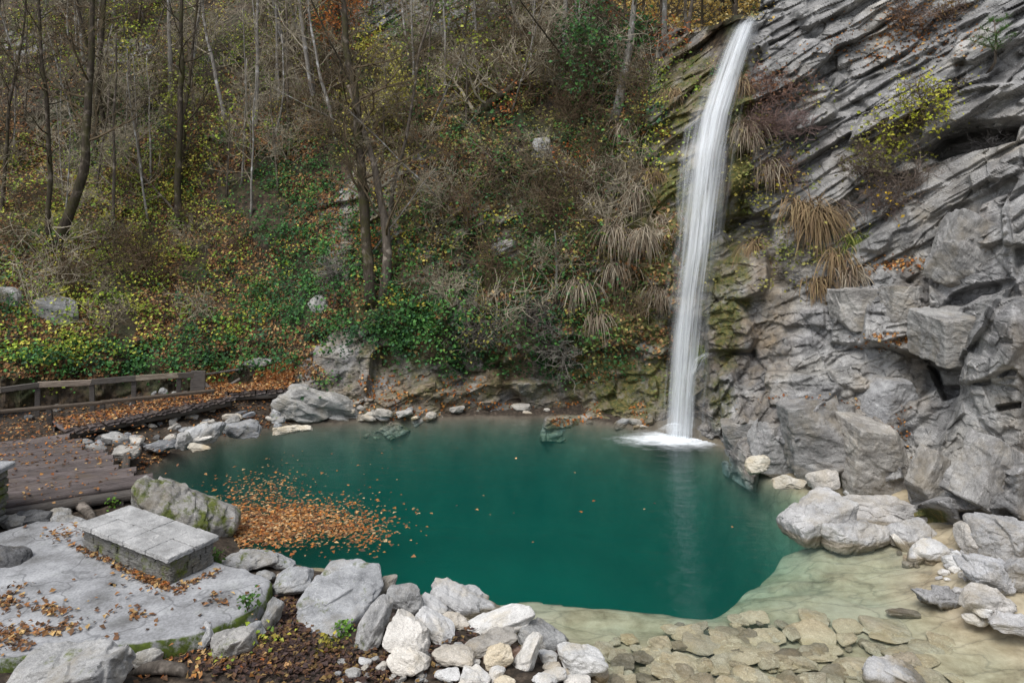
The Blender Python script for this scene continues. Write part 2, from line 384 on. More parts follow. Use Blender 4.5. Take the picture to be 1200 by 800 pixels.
Bs = np.stack([E1, E2, E3])                                  # bedding of the upper right cliff
a = .12; Bb = np.array([[math.cos(a), .1, math.sin(a)], [-.1, 1, 0], [-math.sin(a), 0, math.cos(a)]])   # blocky lower rock
wp = base+.09*np.stack([fbm(base*.7, 3, 41), fbm(base*.7, 3, 42), fbm(base*.7, 3, 43)], 1)
f1, c1 = facets(wp, Bs, (3.2, 2.2, .95), 100, .75)
f2, c2 = facets(wp, Bs, (1.5, 1.1, .42), 200, .8)
f3, c3 = facets(wp, Bs, (.7, .55, .22), 300, .8)
g1, d1_ = facets(wp, Bb, (2.1, 1.8, 1.4), 404, 1.3)
g2, d2_ = facets(wp, Bb, (.8, .75, .5), 500, 1.3)
g3, d3_ = facets(wp, Bb, (.3, .3, .17), 600, .8)
g4, d4_ = facets(wp, Bs, (.5, .4, .14), 700, .9)
low = sstep(250, 340, py+wob*.6)
def shingle(th, warp, seed):
    """overlapping beds: each sticks out most at its lower edge and drops back sharply to the bed below"""
    u = (wp@Bs[2])/th+warp*fbm(wp*np.array([.35, .35, .35])/th**.3, 4, seed)+.22*f1
    v = u-np.floor(u); n_ = _hash(np.floor(u), np.floor((wp@Bs[0])/2.6+.7*fbm(wp*.5, 2, seed+3)), u*0, seed+5)
    return (1-v)*sstep(0, .10, v)*(.35+.9*n_)
strat = .50*f1+.20*f2+.09*f3-.12*np.exp(-c1/.06)-.06*np.exp(-c2/.07)+.46*shingle(1.25, .24, 801)+.20*shingle(.5, .30, 821)-.2
lo2 = sstep(-900, -840, -px)   # the right wall breaks into larger, flatter blocks
block = .46*g1+(.17-.07*(1-lo2))*g2+(.06-.01*(1-lo2))*g3-.10*np.exp(-d1_/.025)-.03*np.exp(-d2_/.03)+.09*shingle(.62, .3, 841)+.04*g4
rd = strat*(1-low)+block*low
rd = rd*np.where(px < 800, .8, 1.0)
soil_d = .55*fbm(base*.35, 4, 70)+.12*fbm(base*2.2, 3, 71)+sstep(385, 410, py)*(1-sstep(300, 380, px))*(.35*fbm(base*np.array([1.6, 1.6, .6]), 4, 77)-.25)
ridge = (1-np.abs(fbm(base*np.array([.9, .9, .25]), 3, 75)))*.45*sstep(430, 560, px)*sstep(120, 260, py)     # ribs and gullies of the steep earthy bank
disp = rd*rock+(soil_d+ridge)*(1-rock)
feats = [([(1215,280),(1215,640),(1130,625),(1060,590),(1070,556),(1110,470),(1132,400),(1168,330)],.75,22),
 ([(1088,330),(1120,290),(1150,238),(1186,225),(1194,330),(1150,338),(1120,352),(1096,388)],.5,5),
 ([(1098,388),(1150,346),(1190,337),(1166,388),(1132,427),(1079,418),(1082,400)],.55,4),
 ([(1083,424),(1131,429),(1122,462),(1100,468)],-.9,6),
 ([(1176,292),(1174,250),(1212,178),(1230,292)],.75,5),
 ([(1078,178),(1100,158),(1135,146),(1195,140),(1190,165),(1125,180),(1096,190)],-1.6,9),
 ([(1000,112),(1070,60),(1130,66),(1104,120),(1085,162),(1040,158)],.35,8),
 ([(1106,74),(1120,30),(1210,-15),(1210,50),(1140,78)],.6,6),
 ([(1085,122),(1140,98),(1205,92),(1205,140),(1135,145),(1095,160),(1078,172)],.7,7),
 ([(1135,205),(1160,190),(1200,168),(1200,215),(1160,216),(1140,228)],.4,5),
 ([(985,337),(1078,331),(1072,395),(1020,410),(972,402)],.3,3),
 ([(930,492),(965,470),(1000,470),(996,560),(930,552)],.4,4),
 ([(992,506),(1052,500),(1058,560),(1000,575)],.42,4),
 ([(1045,440),(1064,440),(1058,520),(1046,500)],-.22,14),
 ([(838,440),(860,428),(884,500),(850,516)],.45,6),
 ([(838,254),(900,240),(908,286),(850,292)],-.75,8),
 ([(575,425),(655,404),(692,432),(650,452),(590,452)],-.7,10),
 ([(500,430),(540,420),(560,450),(520,462)],-.4,8),
 ([(782,370),(832,370),(836,505),(776,505)],-.5,14),
 ([(1168,475),(1200,470),(1200,480),(1170,484)],-.5,3),
 ([(1125,600),(1180,592),(1200,606),(1200,615),(1130,614)],-.7,5),
 ([(620,165),(648,165),(648,186),(622,186)],.45,4)]
for pts, d, w in feats:
    disp += d*sstep(0, w, poly_sd(pts, px+wob*.12, py+wob*.1))
for (xa, ya, xb, yb) in [(985,348,1078,349),(975,369,1085,373),(1022,333,1021,406),(1040,395,1075,392),(1012,520,1010,575),(965,505,995,508)]:
    t_ = np.clip(((px-xa)*(xb-xa)+(py-ya)*(yb-ya))/((xb-xa)**2+(yb-ya)**2), 0, 1)
    disp -= .16*np.exp(-(np.hypot(px+wob*.15-xa-t_*(xb-xa), py+wob*.12-ya-t_*(yb-ya))/1.9)**2)
disp = disp+.02*fbm(base*4, 3, 95)*rock
ray = np.array([0, 0, H])-base; ray /= np.linalg.norm(ray, axis=1, keepdims=True)
SV = base+(.86*ray+.14*nrm)*disp[:, None]
SN = grid_normals(SV, len(pu), nv)
SVg, SNg = SV.reshape(len(pu), nv, 3), SN.reshape(len(pu), nv, 3)
RKg = rock.reshape(len(pu), nv)
# the lip where the upper valley opens to the back
rim = np.interp(px, [640, 690, 722, 760, 800, 835, 850, 862, 889, 893, 897], [-400, -60, 6, 24, 34, 30, 24, 18, 17, -20, -400])
Fc = grid_faces(len(pu), nv)
ctrx, ctry = px[Fc].mean(1), py[Fc].mean(1)
keep = (py[Fc] > rim[Fc]).all(1)
isrock = (rock[Fc].mean(1) > .5) & (ctrx > 780)
mask = np.stack([rock, moss, brown], 1)
def submesh(name, sel, kind='structure', smooth=False):
    f = Fc[sel]; u, inv = np.unique(f, return_inverse=True)
    o = link(name, mesh_np(name, SV[u], inv.reshape(f.shape), M['sheet'], smooth, None, None, {'mask': mask[u]}))
    return tag(o, kind=kind)
tag(submesh('rock_cliff', keep & isrock), 'tall bedded grey rock cliff rising right of the waterfall', None)
tag(submesh('hillside', keep & ~isrock), 'steep wooded hillside of leaf litter and mossy rock behind the pool', None)
def surf(x, y):
    """point and normal on the terrain seen at bearing (x, y)"""
    i = np.clip(np.interp(np.asarray(x), pu, np.arange(len(pu))), 0, len(pu)-1.001); ii = i.astype(int)
    ft = foot[ii]; j = np.clip((np.asarray(y)-(-165))/(ft+165)*(nv-1), 0, nv-1.001); jj = j.astype(int)
    a, b = (i-ii)[..., None], (j-jj)[..., None]
    def lerp(G): return (G[ii, jj]*(1-a)+G[ii+1, jj]*a)*(1-b)+(G[ii, jj+1]*(1-a)+G[ii+1, jj+1]*a)*b
    return lerp(SVg), lerp(SNg)
# upper valley floor behind the lip, rising to a wooded far slope
ru = np.linspace(650, 915, 90); rt = np.linspace(0, 1, 60)
rpy = np.interp(ru, [640, 690, 722, 760, 800, 835, 850, 862, 889, 905, 915], [-20, -20, 10, 28, 38, 34, 28, 22, 21, -5, -10])
lip, _ = surf(ru, rpy)
V = []
for k in range(len(ru)):
    fan = (ru[k]-780)/130
    d = rt*34
    z = .03*d+np.where(d > 3.5, .58*(d-3.5), 0)+abs(fan)**2*rt*6
    V.append(np.stack([lip[k, 0]+fan*d*.30+d*.22, lip[k, 1]-.25+d, lip[k, 2]-.12+z], 1))
V = np.concatenate(V); V[:, 2] += .35*fbm(V*.5, 3, 91)*np.tile(sstep(0, .1, rt), len(ru))
UV_G = V.reshape(len(ru), len(rt), 3)
tag(link('upper_valley', mesh_np('upper_valley', V, grid_faces(len(ru), len(rt)), M['sheet'], True, None, None, {'mask': np.zeros((len(V), 3))})), kind='structure')

# ================================================================ GROUND, POOL BED
shore_px = [(330,499),(300,507),(262,514),(225,527),(188,543),(172,553),(205,575),(245,592),(268,622),(282,652),(330,664),(365,672),(440,676),(480,700),(540,722),(600,745),(660,770),(700,800),(720,840),(760,960),(900,1400),(1500,1400),(1420,900),(1200,748),(1130,728),(1090,690),(1108,662),(1075,640),(1060,604),(1000,580),(920,563),(880,548),(840,523),(800,514),(770,508),(700,496),(640,490),(520,490),(400,496)]
shore = [onz(*p)[:2] for p in shore_px]
deep_px = [(372,650),(420,668),(470,684),(505,689),(540,691),(620,689),(700,694),(800,693),(832,689),(866,664),(893,652),(912,634),(916,612),(906,590),(885,570),(850,550),(815,535),(740,520),(640,507),(520,504),(400,510),(330,522),(270,545),(235,568),(265,598),(290,620),(325,640)]
deep = [onz(*p)[:2] for p in deep_px]
gx = np.arange(-22, 16.01, .075); gy = np.arange(-3, 23.01, .075)
X, Yg = np.meshgrid(gx, gy, indexing='ij'); X, Yg = X.ravel(), Yg.ravel()
q3 = np.stack([X, Yg, X*0], 1)
sd = poly_sd(shore, X, Yg)+.12*fbm(q3*1.1, 3, 5)
dd = poly_sd(deep, X, Yg)+.08*fbm(q3*.8, 2, 6)
tau = np.interp(Yg, [11, 12.2, 14, 17, 20], [.42, .55, 1.6, 2.0, 1.6])
tau = np.where((X > 2.5), np.maximum(tau, np.interp(X, [2.5, 4.5], [.6, 2.4])), tau); tau = np.where(X < -3.0, np.maximum(tau, 1.1), tau)
fallc = onz(760, 560); mid = onz(620, 640)
dmax = 5.0+2.6*np.exp(-((X-fallc[0])**2+(Yg-fallc[1])**2)/14)+.5*fbm(q3*.5, 3, 8)
ledge = -.09-np.interp(X, [1.5, 4], [.16, .42])*np.exp(np.minimum(dd, 0)/np.interp(X, [1.5, 4], [1.0, .8]))-.014*fbm(np.stack([X*.5+Yg*.2, Yg*2.6-X*.35, X*0], 1), 4, 12)-.02*fbm(q3*2, 2, 13)
lf, lcr = facets(np.stack([X, Yg, X*0], 1), [[.97, -.22, 0], [.22, .97, 0], [0, 0, 1]], (1.5, .55, 1), 31, .9)
ledge += .03*lf
ledge = np.where(Yg < 10.6, ledge-.04, ledge)
far_ = np.maximum(sstep(13.2, 15.5, Yg)*(1-sstep(5.6, 6.8, X)), (1-sstep(-4.2, -3.4, X))*sstep(11.5, 12.5, Yg))
ledge = ledge-far_*(2.6+.3*fbm(q3*.5, 2, 19))
zin = np.maximum(ledge, -3.4)*sstep(-.05, .9, sd)-.02
zin = np.where(dd > 0, zin-dmax*(1-np.exp(-np.maximum(dd, 0)/tau)), zin)
out = np.maximum(-sd, 0)
zout = np.minimum(.03+.34*out, .42)+.05*fbm(q3*2.5, 3, 15)*sstep(0, .5, out)
zl = np.where(X < -5, zout, np.minimum(zout, .36))
G = np.where(sd > 0, zin, zl)
G = np.where((X < -6.5) & (Yg > 16) & (sd < 0), np.maximum(G, (.25+.09*np.clip(Yg-17, 0, 5)+.06*fbm(q3*2, 3, 16))*sstep(0, 1.6, out)), G)
G += 4.0*(1-sstep(.5, 7.6, Yg+.25*np.clip(X, -9, 9)*-.12))*np.where(X > 3, .8, 1)
GZ = G.reshape(len(gx), len(gy))
def ground(x, y):
    i = np.clip((np.asarray(x)-gx[0])/.075, 0, len(gx)-1.001); j = np.clip((np.asarray(y)-gy[0])/.075, 0, len(gy)-1.001)
    ii, jj = i.astype(int), j.astype(int); a, b = i-ii, j-jj
    return (GZ[ii, jj]*(1-a)+GZ[ii+1, jj]*a)*(1-b)+(GZ[ii, jj+1]*(1-a)+GZ[ii+1, jj+1]*a)*b
def mat_ground():
    t = NT('pool_bed_ground'); co = t.n('ShaderNodeTexCoord').outputs['Object']
    at = t.n('ShaderNodeAttribute', attribute_name='mask'); sep = t.n('ShaderNodeSeparateColor'); t.l(at.outputs['Color'], sep.inputs[0])
    sv = t.mapping(co, rot=(0, 0, .22), scale=(.45, 2.6, 1))
    bed = t.ramp(t.math('ADD', t.math('MULTIPLY', t.noise(co, 2.6, 9, .7, .3), .6), t.math('MULTIPLY', t.noise(t.mapping(co, rot=(0, 0, .2), scale=(.7, 1.8, 1)), 1.1, 6, .65, .4), .4)),
                 [(.34, (.17, .125, .075)), (.46, (.33, .27, .175)), (.56, (.46, .385, .265)), (.70, (.58, .50, .37))])
    bed = t.mix(t.ramp(t.noise(co, .7, 4, .6), [(.45, 0.), (.65, .6)]), bed, (.40, .375, .29))
    vo = t.n('ShaderNodeTexVoronoi', feature='DISTANCE_TO_EDGE'); vo.inputs['Scale'].default_value = 1.1; vo.inputs['Randomness'].default_value = 1.0
    vm = t.mapping(co, rot=(0, 0, .2), scale=(.8, 1.9, 1)); vd = t.n('ShaderNodeVectorMath', operation='ADD'); nz = t.n('ShaderNodeTexNoise'); nz.inputs['Scale'].default_value = 1.3; nz.inputs['Detail'].default_value = 5; t.l(vm, nz.inputs['Vector'])
    t.l(vm, vd.inputs[0]); t.l(nz.outputs['Color'], vd.inputs[1]); t.l(vd.outputs[0], vo.inputs['Vector'])
    bed = t.mix(1.0, bed, t.ramp(vo.outputs['Distance'], [(.0, .66), (.035, .94), (.09, 1.)]), 'MULTIPLY')      # joints between flat plates
    silt = t.ramp(t.noise(co, 2, 5), [(.3, (.27, .28, .25)), (.7, (.31, .32, .29))])
    bed = t.mix(sep.outputs[2], bed, t.ramp(t.noise(co, 2, 6), [(.35, (.09, .078, .058)), (.6, (.13, .112, .085)), (.75, (.17, .15, .115))]))
    bed = t.mix(sep.outputs[1], bed, silt)
    soil = t.ramp(t.noise(co, 9, 8, .7), [(.33, (.012, .010, .008)), (.52, (.05, .038, .028)), (.70, (.13, .10, .075))])
    col = t.mix(sep.outputs[0], bed, soil)
    b = t.bump(t.noise(sv, 5, 8, .65), .3, .012); b2 = t.bump(t.noise(co, 18, 6, .7), .4, .012, b)
    t.princ(col, .8, b2, .25); return t.m
gm = np.stack([sstep(-.02, .12, out)*(1-sstep(3.0, 4.5, X)), sstep(.02, .5, dd), np.clip(far_, 0, 1)*(1-sstep(5, 7, X)*.5)], 1)
tag(link('ground', mesh_np('ground', np.stack([X, Yg, G], 1), grid_faces(len(gx), len(gy)), mat_ground(), True, None, None, {'mask': gm})), kind='structure')

# ================================================================ WATER (a closed body: clear, tinted by what it absorbs)
def mat_water():
    t = NT('pool_water'); co = t.n('ShaderNodeTexCoord').outputs['Object']
    geo = t.n('ShaderNodeNewGeometry')
    fr = t.n('ShaderNodeFresnel'); fr.inputs['IOR'].default_value = 1.33
    rip = t.noise(t.mapping(co, rot=(0, 0, .15), scale=(.8, 2.0, 1)), 2.2, 5, .55, .2)
    b = t.bump(rip, .42, .07); b = t.bump(t.noise(co, 9, 3, .5), .10, .01, b)
    t.l(b, fr.inputs['Normal'])
    gl = t.n('ShaderNodeBsdfGlossy'); gl.inputs['Roughness'].default_value = .07; t.l(b, gl.inputs['Normal'])
    tr = t.n('ShaderNodeBsdfTransparent')
    fac = t.math('MULTIPLY', fr.outputs[0], t.math('SUBTRACT', 1.0, geo.outputs['Backfacing']))
    m = t.n('ShaderNodeMixShader'); t.l(fac, m.inputs[0]); t.l(tr.outputs[0], m.inputs[1]); t.l(gl.outputs[0], m.inputs[2])
    t.l(m.outputs[0], t.out.inputs['Surface'])
    v = t.n('ShaderNodeVolumeAbsorption'); v.inputs['Color'].default_value = (0.0, .70, .63, 1); v.inputs['Density'].default_value = .40
    s = t.n('ShaderNodeVolumeScatter'); s.inputs['Color'].default_value = (.05, .90, .80, 1); s.inputs['Density'].default_value = .046
    ad = t.n('ShaderNodeAddShader'); t.l(v.outputs[0], ad.inputs[0]); t.l(s.outputs[0], ad.inputs[1]); t.l(ad.outputs[0], t.out.inputs['Volume']); return t.m
wx0, wx1, wy0, wy1 = -13.0, 15.5, 5.0, 22.4
wxs, wys = np.linspace(wx0, wx1, 60), np.linspace(wy0, wy1, 40)
A, B_ = np.meshgrid(wxs, wys, indexing='ij')
Vt = np.stack([A.ravel(), B_.ravel(), A.ravel()*0], 1); Vb = Vt-np.array([0, 0, 9.0]); nT = len(Vt)
ft_ = grid_faces(60, 40); fb_ = ft_[:, ::-1]+nT
ring = [i*40 for i in range(60)]+[59*40+j for j in range(1, 40)]+[i*40+39 for i in range(58, -1, -1)]+[j for j in range(38, 0, -1)]
sd_ = np.array([[ring[k], ring[k]+nT, ring[(k+1) % len(ring)]+nT, ring[(k+1) % len(ring)]] for k in range(len(ring))])
tag(link('pool_water', mesh_np('pool_water', np.concatenate([Vt, Vb]), np.concatenate([ft_, fb_, sd_]), mat_water())), kind='structure')
# ================================================================ WATERFALL
def mat_fall(name, su, sv, lo, hi, amax):
    t = NT(name); uv = t.n('ShaderNodeUVMap').outputs[0]
    at = t.n('ShaderNodeAttribute', attribute_name='col'); sep = t.n('ShaderNodeSeparateColor'); t.l(at.outputs['Color'], sep.inputs[0])
    st = t.noise(t.mapping(uv, scale=(su, sv, 1)), 1.0, 7, .62, .25)
    st = t.math('ADD', st, t.math('MULTIPLY', t.math('SUBTRACT', t.noise(t.mapping(uv, scale=(su*.28, sv*2.2, 1)), 1.0, 3, .5, .6), .5), .7))
    al = t.math('MULTIPLY', t.ramp(st, [(lo, .03), (hi, 1.)]), sep.outputs[0])
    al = t.math('MULTIPLY', al, amax, True)
    d = t.n('ShaderNodeBsdfDiffuse'); d.inputs['Color'].default_value = (.90, .93, .96, 1)
    tl = t.n('ShaderNodeBsdfTranslucent'); tl.inputs['Color'].default_value = (.90, .93, .96, 1)
    m0 = t.n('ShaderNodeMixShader'); m0.inputs[0].default_value = .4; t.l(d.outputs[0], m0.inputs[1]); t.l(tl.outputs[0], m0.inputs[2])
    tr = t.n('ShaderNodeBsdfTransparent'); m = t.n('ShaderNodeMixShader')
    t.l(al, m.inputs[0]); t.l(tr.outputs[0], m.inputs[1]); t.l(m0.outputs[0], m.inputs[2]); t.l(m.outputs[0], t.out.inputs['Surface'])
    return t.m
MF = mat_fall('falling_water', 10, .13, .34, .62, 1.0); MV = mat_fall('water_veil', 16, .2, .40, .68, .6)
fpts = np.array([(882,19,21.75,9,.9),(874,30,21.45,12,.95),(862,60,21.1,15,1),(850,95,20.75,17,1),(837,135,20.3,21,1),(828,180,19.95,24,1),(822,230,19.75,22,1),(816,290,19.6,20,.95),(810,340,19.5,17,.9),(804,400,19.4,18,.85),(799,460,19.32,20,.8),(796,514,19.27,22,.75)])
def curtain(path, nu, off, wmul, bulge, seed, fade):
    yy = np.linspace(0, 1, 90); k = np.linspace(0, 1, len(path))
    L = np.cumsum(np.r_[0, np.linalg.norm(np.diff(path[:, :2], axis=0), axis=1)]); L /= L[-1]
    c = np.stack([np.interp(yy, L, path[:, q]) for q in range(5)], 1)
    V, C, U = [], [], []
    for i in range(90):
        ctr = P(c[i, 0], c[i, 1], c[i, 2]); w = c[i, 3]*c[i, 2]/F*wmul
        for j in range(nu):
            u = j/(nu-1)*2-1
            wig = .05*math.sin(5*u+seed+yy[i]*3)+.03*math.sin(13*u+seed*2)
            V.append(ctr+np.array([u*w, -bulge*w*(1-u*u)+wig+off, 0]))
            e = max(0, 1-abs(u)**fade); end = min(1, yy[i]*25)*1
            C.append([e*c[i, 4]*end]*3); U.append((u*w+seed*3.7, yy[i]*12.5))
    return np.array(V), grid_faces(90, nu), np.array(C), np.array(U)
fall = empty('waterfall', P(796, 514, 19.27), 'tall silky white waterfall dropping down the mossy cliff into the green pool', 'waterfall')
def part(name, me, parent):
    o = link(name, me, parent); o.location = -np.array(parent.location); return o
for i, (off, wm, bl, fd) in enumerate([(0, .8, .8, 2.2), (.16, 1.0, .6, 1.6)]):
    v, f, c, u = curtain(fpts, 15, off, wm, bl, i*2.1+.4, fd)
    part('main_stream', mesh_np('main_stream', v, f, MF, True, c, u), fall)
v, f, c, u = curtain(fpts, 17, -.12, 1.45, .5, 5.2, 1.2); part('water_veil', mesh_np('water_veil', v, f, MV, True, c, u), fall)
side = [np.array([(818,138,20.3,5,.8),(806,150,20.15,6,.9),(801,185,20.0,6,.75),(799,230,19.9,6,.6),(797,290,19.9,5,.45),(790,330,20.0,5,.3),(786,370,20.0,5,.12)]),
        np.array([(846,140,20.3,4,.7),(842,190,20.0,5,.55),(838,260,19.8,4,.4),(832,340,19.6,4,.35),(826,420,19.45,5,.3),(820,500,19.35,6,.25)]),
        np.array([(832,412,19.1,5,.8),(820,420,19.0,7,.9),(811,440,18.98,7,.75),(806,480,19.0,8,.6),(803,512,19.0,9,.45)]),
        np.array([(797,195,20.1,3,.8),(795,215,20.0,3,.8),(794,250,19.95,3,.4),(794,285,19.95,3,.1)]),
        np.array([(798,280,20.0,4,.1),(788,305,19.95,5,.6),(783,330,19.95,4,.3),(780,350,19.95,3,.05)])]
for i, s_ in enumerate(side):
    v, f, c, u = curtain(s_, 7, 0, 1.0, .6, 9+i, 1.8); part('side_stream', mesh_np('side_stream', v, f, MV, True, c, u), fall)
# foam and spray where it lands
def mat_foam():
    t = NT('white_foam'); co = t.n('ShaderNodeTexCoord').outputs['Object']
    at = t.n('ShaderNodeAttribute', attribute_name='col'); sep = t.n('ShaderNodeSeparateColor'); t.l(at.outputs['Color'], sep.inputs[0])
    nz = t.noise(t.mapping(co, scale=(1.0, 1.8, 1)), 2.2, 7, .65, .4)
    al = t.math('ADD', sep.outputs[0], t.math('MULTIPLY', t.math('SUBTRACT', nz, .5), 1.5))
    al = t.math('MULTIPLY', t.ramp(al, [(.15, 0.), (1.0, 1.)]), t.math('MULTIPLY', sep.outputs[0], 1.6, True), True)
    d = t.n('ShaderNodeBsdfDiffuse'); d.inputs['Color'].default_value = (.9, .94, .97, 1)
    tr = t.n('ShaderNodeBsdfTransparent'); m = t.n('ShaderNodeMixShader')
    t.l(al, m.inputs[0]); t.l(tr.outputs[0], m.inputs[1]); t.l(d.outputs[0], m.inputs[2]); t.l(m.outputs[0], t.out.inputs['Surface']); return t.m
MFO = mat_foam(); fc = onz(792, 513)
def dome(name, cx, cy, rx, ry, h, amp, pw):
    rr = np.linspace(0, 1, 24); V = []; C = []
    for r in rr:
        for q in range(56):
            a = q*2*math.pi/56; V.append((cx+r*rx*math.cos(a)*(1+.12*math.sin(3*a+cx)), cy+r*ry*math.sin(a), .012+h*(1-r*r)**2+.012*math.sin(9*a+7*r)*(1-r))); C.append([amp*max(0, 1-r)**pw]*3)
    i, j = np.meshgrid(np.arange(23), np.arange(56), indexing='ij'); k = (j+1) % 56
    part(name, mesh_np(name, V, np.stack([i*56+j, (i+1)*56+j, (i+1)*56+k, i*56+k], -1).reshape(-1, 4), MFO, True, np.array(C)), fall)
dome('foam', fc[0]-.1, fc[1]-.2, 2.3, 1.35, .04, 1.35, 1.5)
dome('spray', fc[0], fc[1]-.02, .95, .65, .40, .5, 1.1)
dome('spray', fc[0]+.1, fc[1]+.05, .6, .4, .6, .26, 1.2)
# ================================================================ BOULDERS AND STONES
def ico(sub):
    import bmesh
    bm = bmesh.new(); bmesh.ops.create_icosphere(bm, subdivisions=sub, radius=1)
    v = np.array([q.co[:] for q in bm.verts]); f = np.array([[q.index for q in p.verts] for p in bm.faces]); bm.free()
    return v/np.linalg.norm(v, axis=1, keepdims=True), f
ICO = {k: ico(k) for k in (3, 4, 5, 6)}
def rock_mesh(name, size, seed, mat, *a, **k):
    V, f = rock_geom(size, seed, *a, **k); return mesh_np(name, V, f, mat, False)
def rock_geom(size, seed, planes=16, sharp=20, rough=.035, sub=4, cut=None):
    g = np.random.default_rng(seed); d, f = ICO[sub]
    n = g.normal(size=(planes, 3)); n /= np.linalg.norm(n, axis=1, keepdims=True); n = np.concatenate([n, np.eye(3), -np.eye(3)])
    h = np.concatenate([g.uniform(.72, 1.0, planes), g.uniform(.86, 1.0, 6)])
    if cut is not None: n, h = cut
    k = np.maximum(d@n.T, 0)/h
    r = (k**sharp).sum(1)**(-1/sharp)
    p = d*r[:, None]
    if cut is None: p /= np.abs(p).max(0)
    V = p*np.array(size)/2 if cut is None else p
    s = max(size); q = V/s*3+seed*1.37
    v1, e1 = facets(q, np.linalg.qr(g.normal(size=(3, 3)))[0], (1.3, 1.1, .5), seed+1, .8, 30)
    v2, e2 = facets(q, np.linalg.qr(g.normal(size=(3, 3)))[0], (.45, .4, .16), seed+2, .8, 30)
    dsp = rough*s*(.75*v1-.5*np.exp(-e1/.06)*.5+.30*v2)+.012*s*fbm(q*3, 3, seed)
    return V+d*dsp[:, None], f
def stone_block(mb, c, size, Rm, seed, sub=4, rough=.012, sharp=46):
    x, y, z = np.array(size)/2; gg = np.random.default_rng(seed)
    n = np.concatenate([np.eye(3), -np.eye(3), [[1, 1, 0], [-1, 1, 0], [1, -1, 0], [-1, -1, 0], [0, 1, 1], [0, -1, 1], [1, 0, 1], [-1, 0, 1]]]); h = np.array([x, y, z, x, y, z]+[x+y]*4+[y+z]*2+[x+z]*2)
    h[6:] -= gg.uniform(.0, .05, 8)*min(x, y, z)*2; ln = np.linalg.norm(n, axis=1); n = n/ln[:, None]; h = h/ln
    S = np.array([x, y, z]); n2 = n*S; ln = np.linalg.norm(n2, axis=1); V, f = rock_geom((1, 1, 1), seed, 0, sharp, rough/max(size), sub, (n2/ln[:, None], h/ln))
    V = V*S
    mb.add(V@np.array(Rm).T+np.array(c), f)
RN = [0]
def rotm(rx, ry, rz):
    from mathutils import Euler
    return np.array(Euler((rx, ry, rz)).to_matrix())
def boulder(cx, cy, L, T, roll, mat, label, zg=None, cat='rock', name='rock', dk=.75, group=None, sub=4, rough=.035, planes=16, sharp=20, seed=None, Y=None, sink=.12, yaw=None):
    """one stone: bearing of its middle, length and thickness as seen, tilt of its long side"""
    RN[0] += 1; seed = seed or 1000+RN[0]*7; g = random.Random(seed)
    if Y is None:
        Y = (H-.3)*F/((cy-CY)+.35*T)
        for _ in range(4):
            x = (cx-CX)*Y/F; z = float(ground(x, Y)) if zg is None else zg
            Y = (H-z)*F/((cy-CY)+.33*T)
    c = P(cx, cy, Y); s = Y/F; tn = (cy-CY)/F
    W, Tm = L*s, T*s; dep = dk*min(W, Tm*1.6)
    hh = math.sqrt(max(Tm**2-(dep*tn)**2, (.55*Tm)**2))
    if name == 'rock': name = 'boulder' if max(L, T) > 45 else ('stone' if sub > 3 else 'pebble'); cat = 'boulder' if name == 'boulder' else 'stone'
    me = rock_mesh(name, (W, dep, hh), seed, M[mat] if isinstance(mat, str) else mat, planes, sharp, rough, sub)
    o = link(name, me); o.location = [float(v) for v in c]
    o.rotation_euler = (g.uniform(-.15, .15), -math.radians(roll), (yaw if yaw is not None else g.uniform(-.35, .35)))
    return tag(o, label, cat, group)
B = boulder
def hull_rock(pts, seed, mat, label, rough=.025, sharp=40, sub=6, name='boulder'):
    """a big stone given by its corners"""
    import bmesh
    p = np.array([P(*q) for q in pts]); c = p.mean(0); bm = bmesh.new()
    for q in p-c: bm.verts.new(q)
    bmesh.ops.convex_hull(bm, input=bm.verts); bm.normal_update()
    n = np.array([f.normal[:] for f in bm.faces]); h = np.array([f.normal.dot(f.verts[0].co) for f in bm.faces]); bm.free()
    n = n*np.sign(h)[:, None]; h = np.abs(h)
    key = np.unique(np.round(np.c_[n, h], 3), axis=0); n, h = key[:, :3], key[:, 3]
    o = link(name, rock_mesh(name, tuple(np.ptp(p, axis=0)), seed, M[mat], 0, sharp, rough, sub, (n, h)), None, c); return tag(o, label, name)
hull_rock([(388,653,10.75),(420,651,10.8),(442,662,10.6),(449,692,10.2),(404,738,9.35),(362,782,8.95),(332,756,9.3),(344,716,9.8),(372,672,10.4),(392,680,11.2),(440,690,11.1),(340,770,9.9),(440,730,10.0),(380,800,9.3)], 83, 'slab', 'big tilted grey slab rising from the leaf litter to the pool edge')
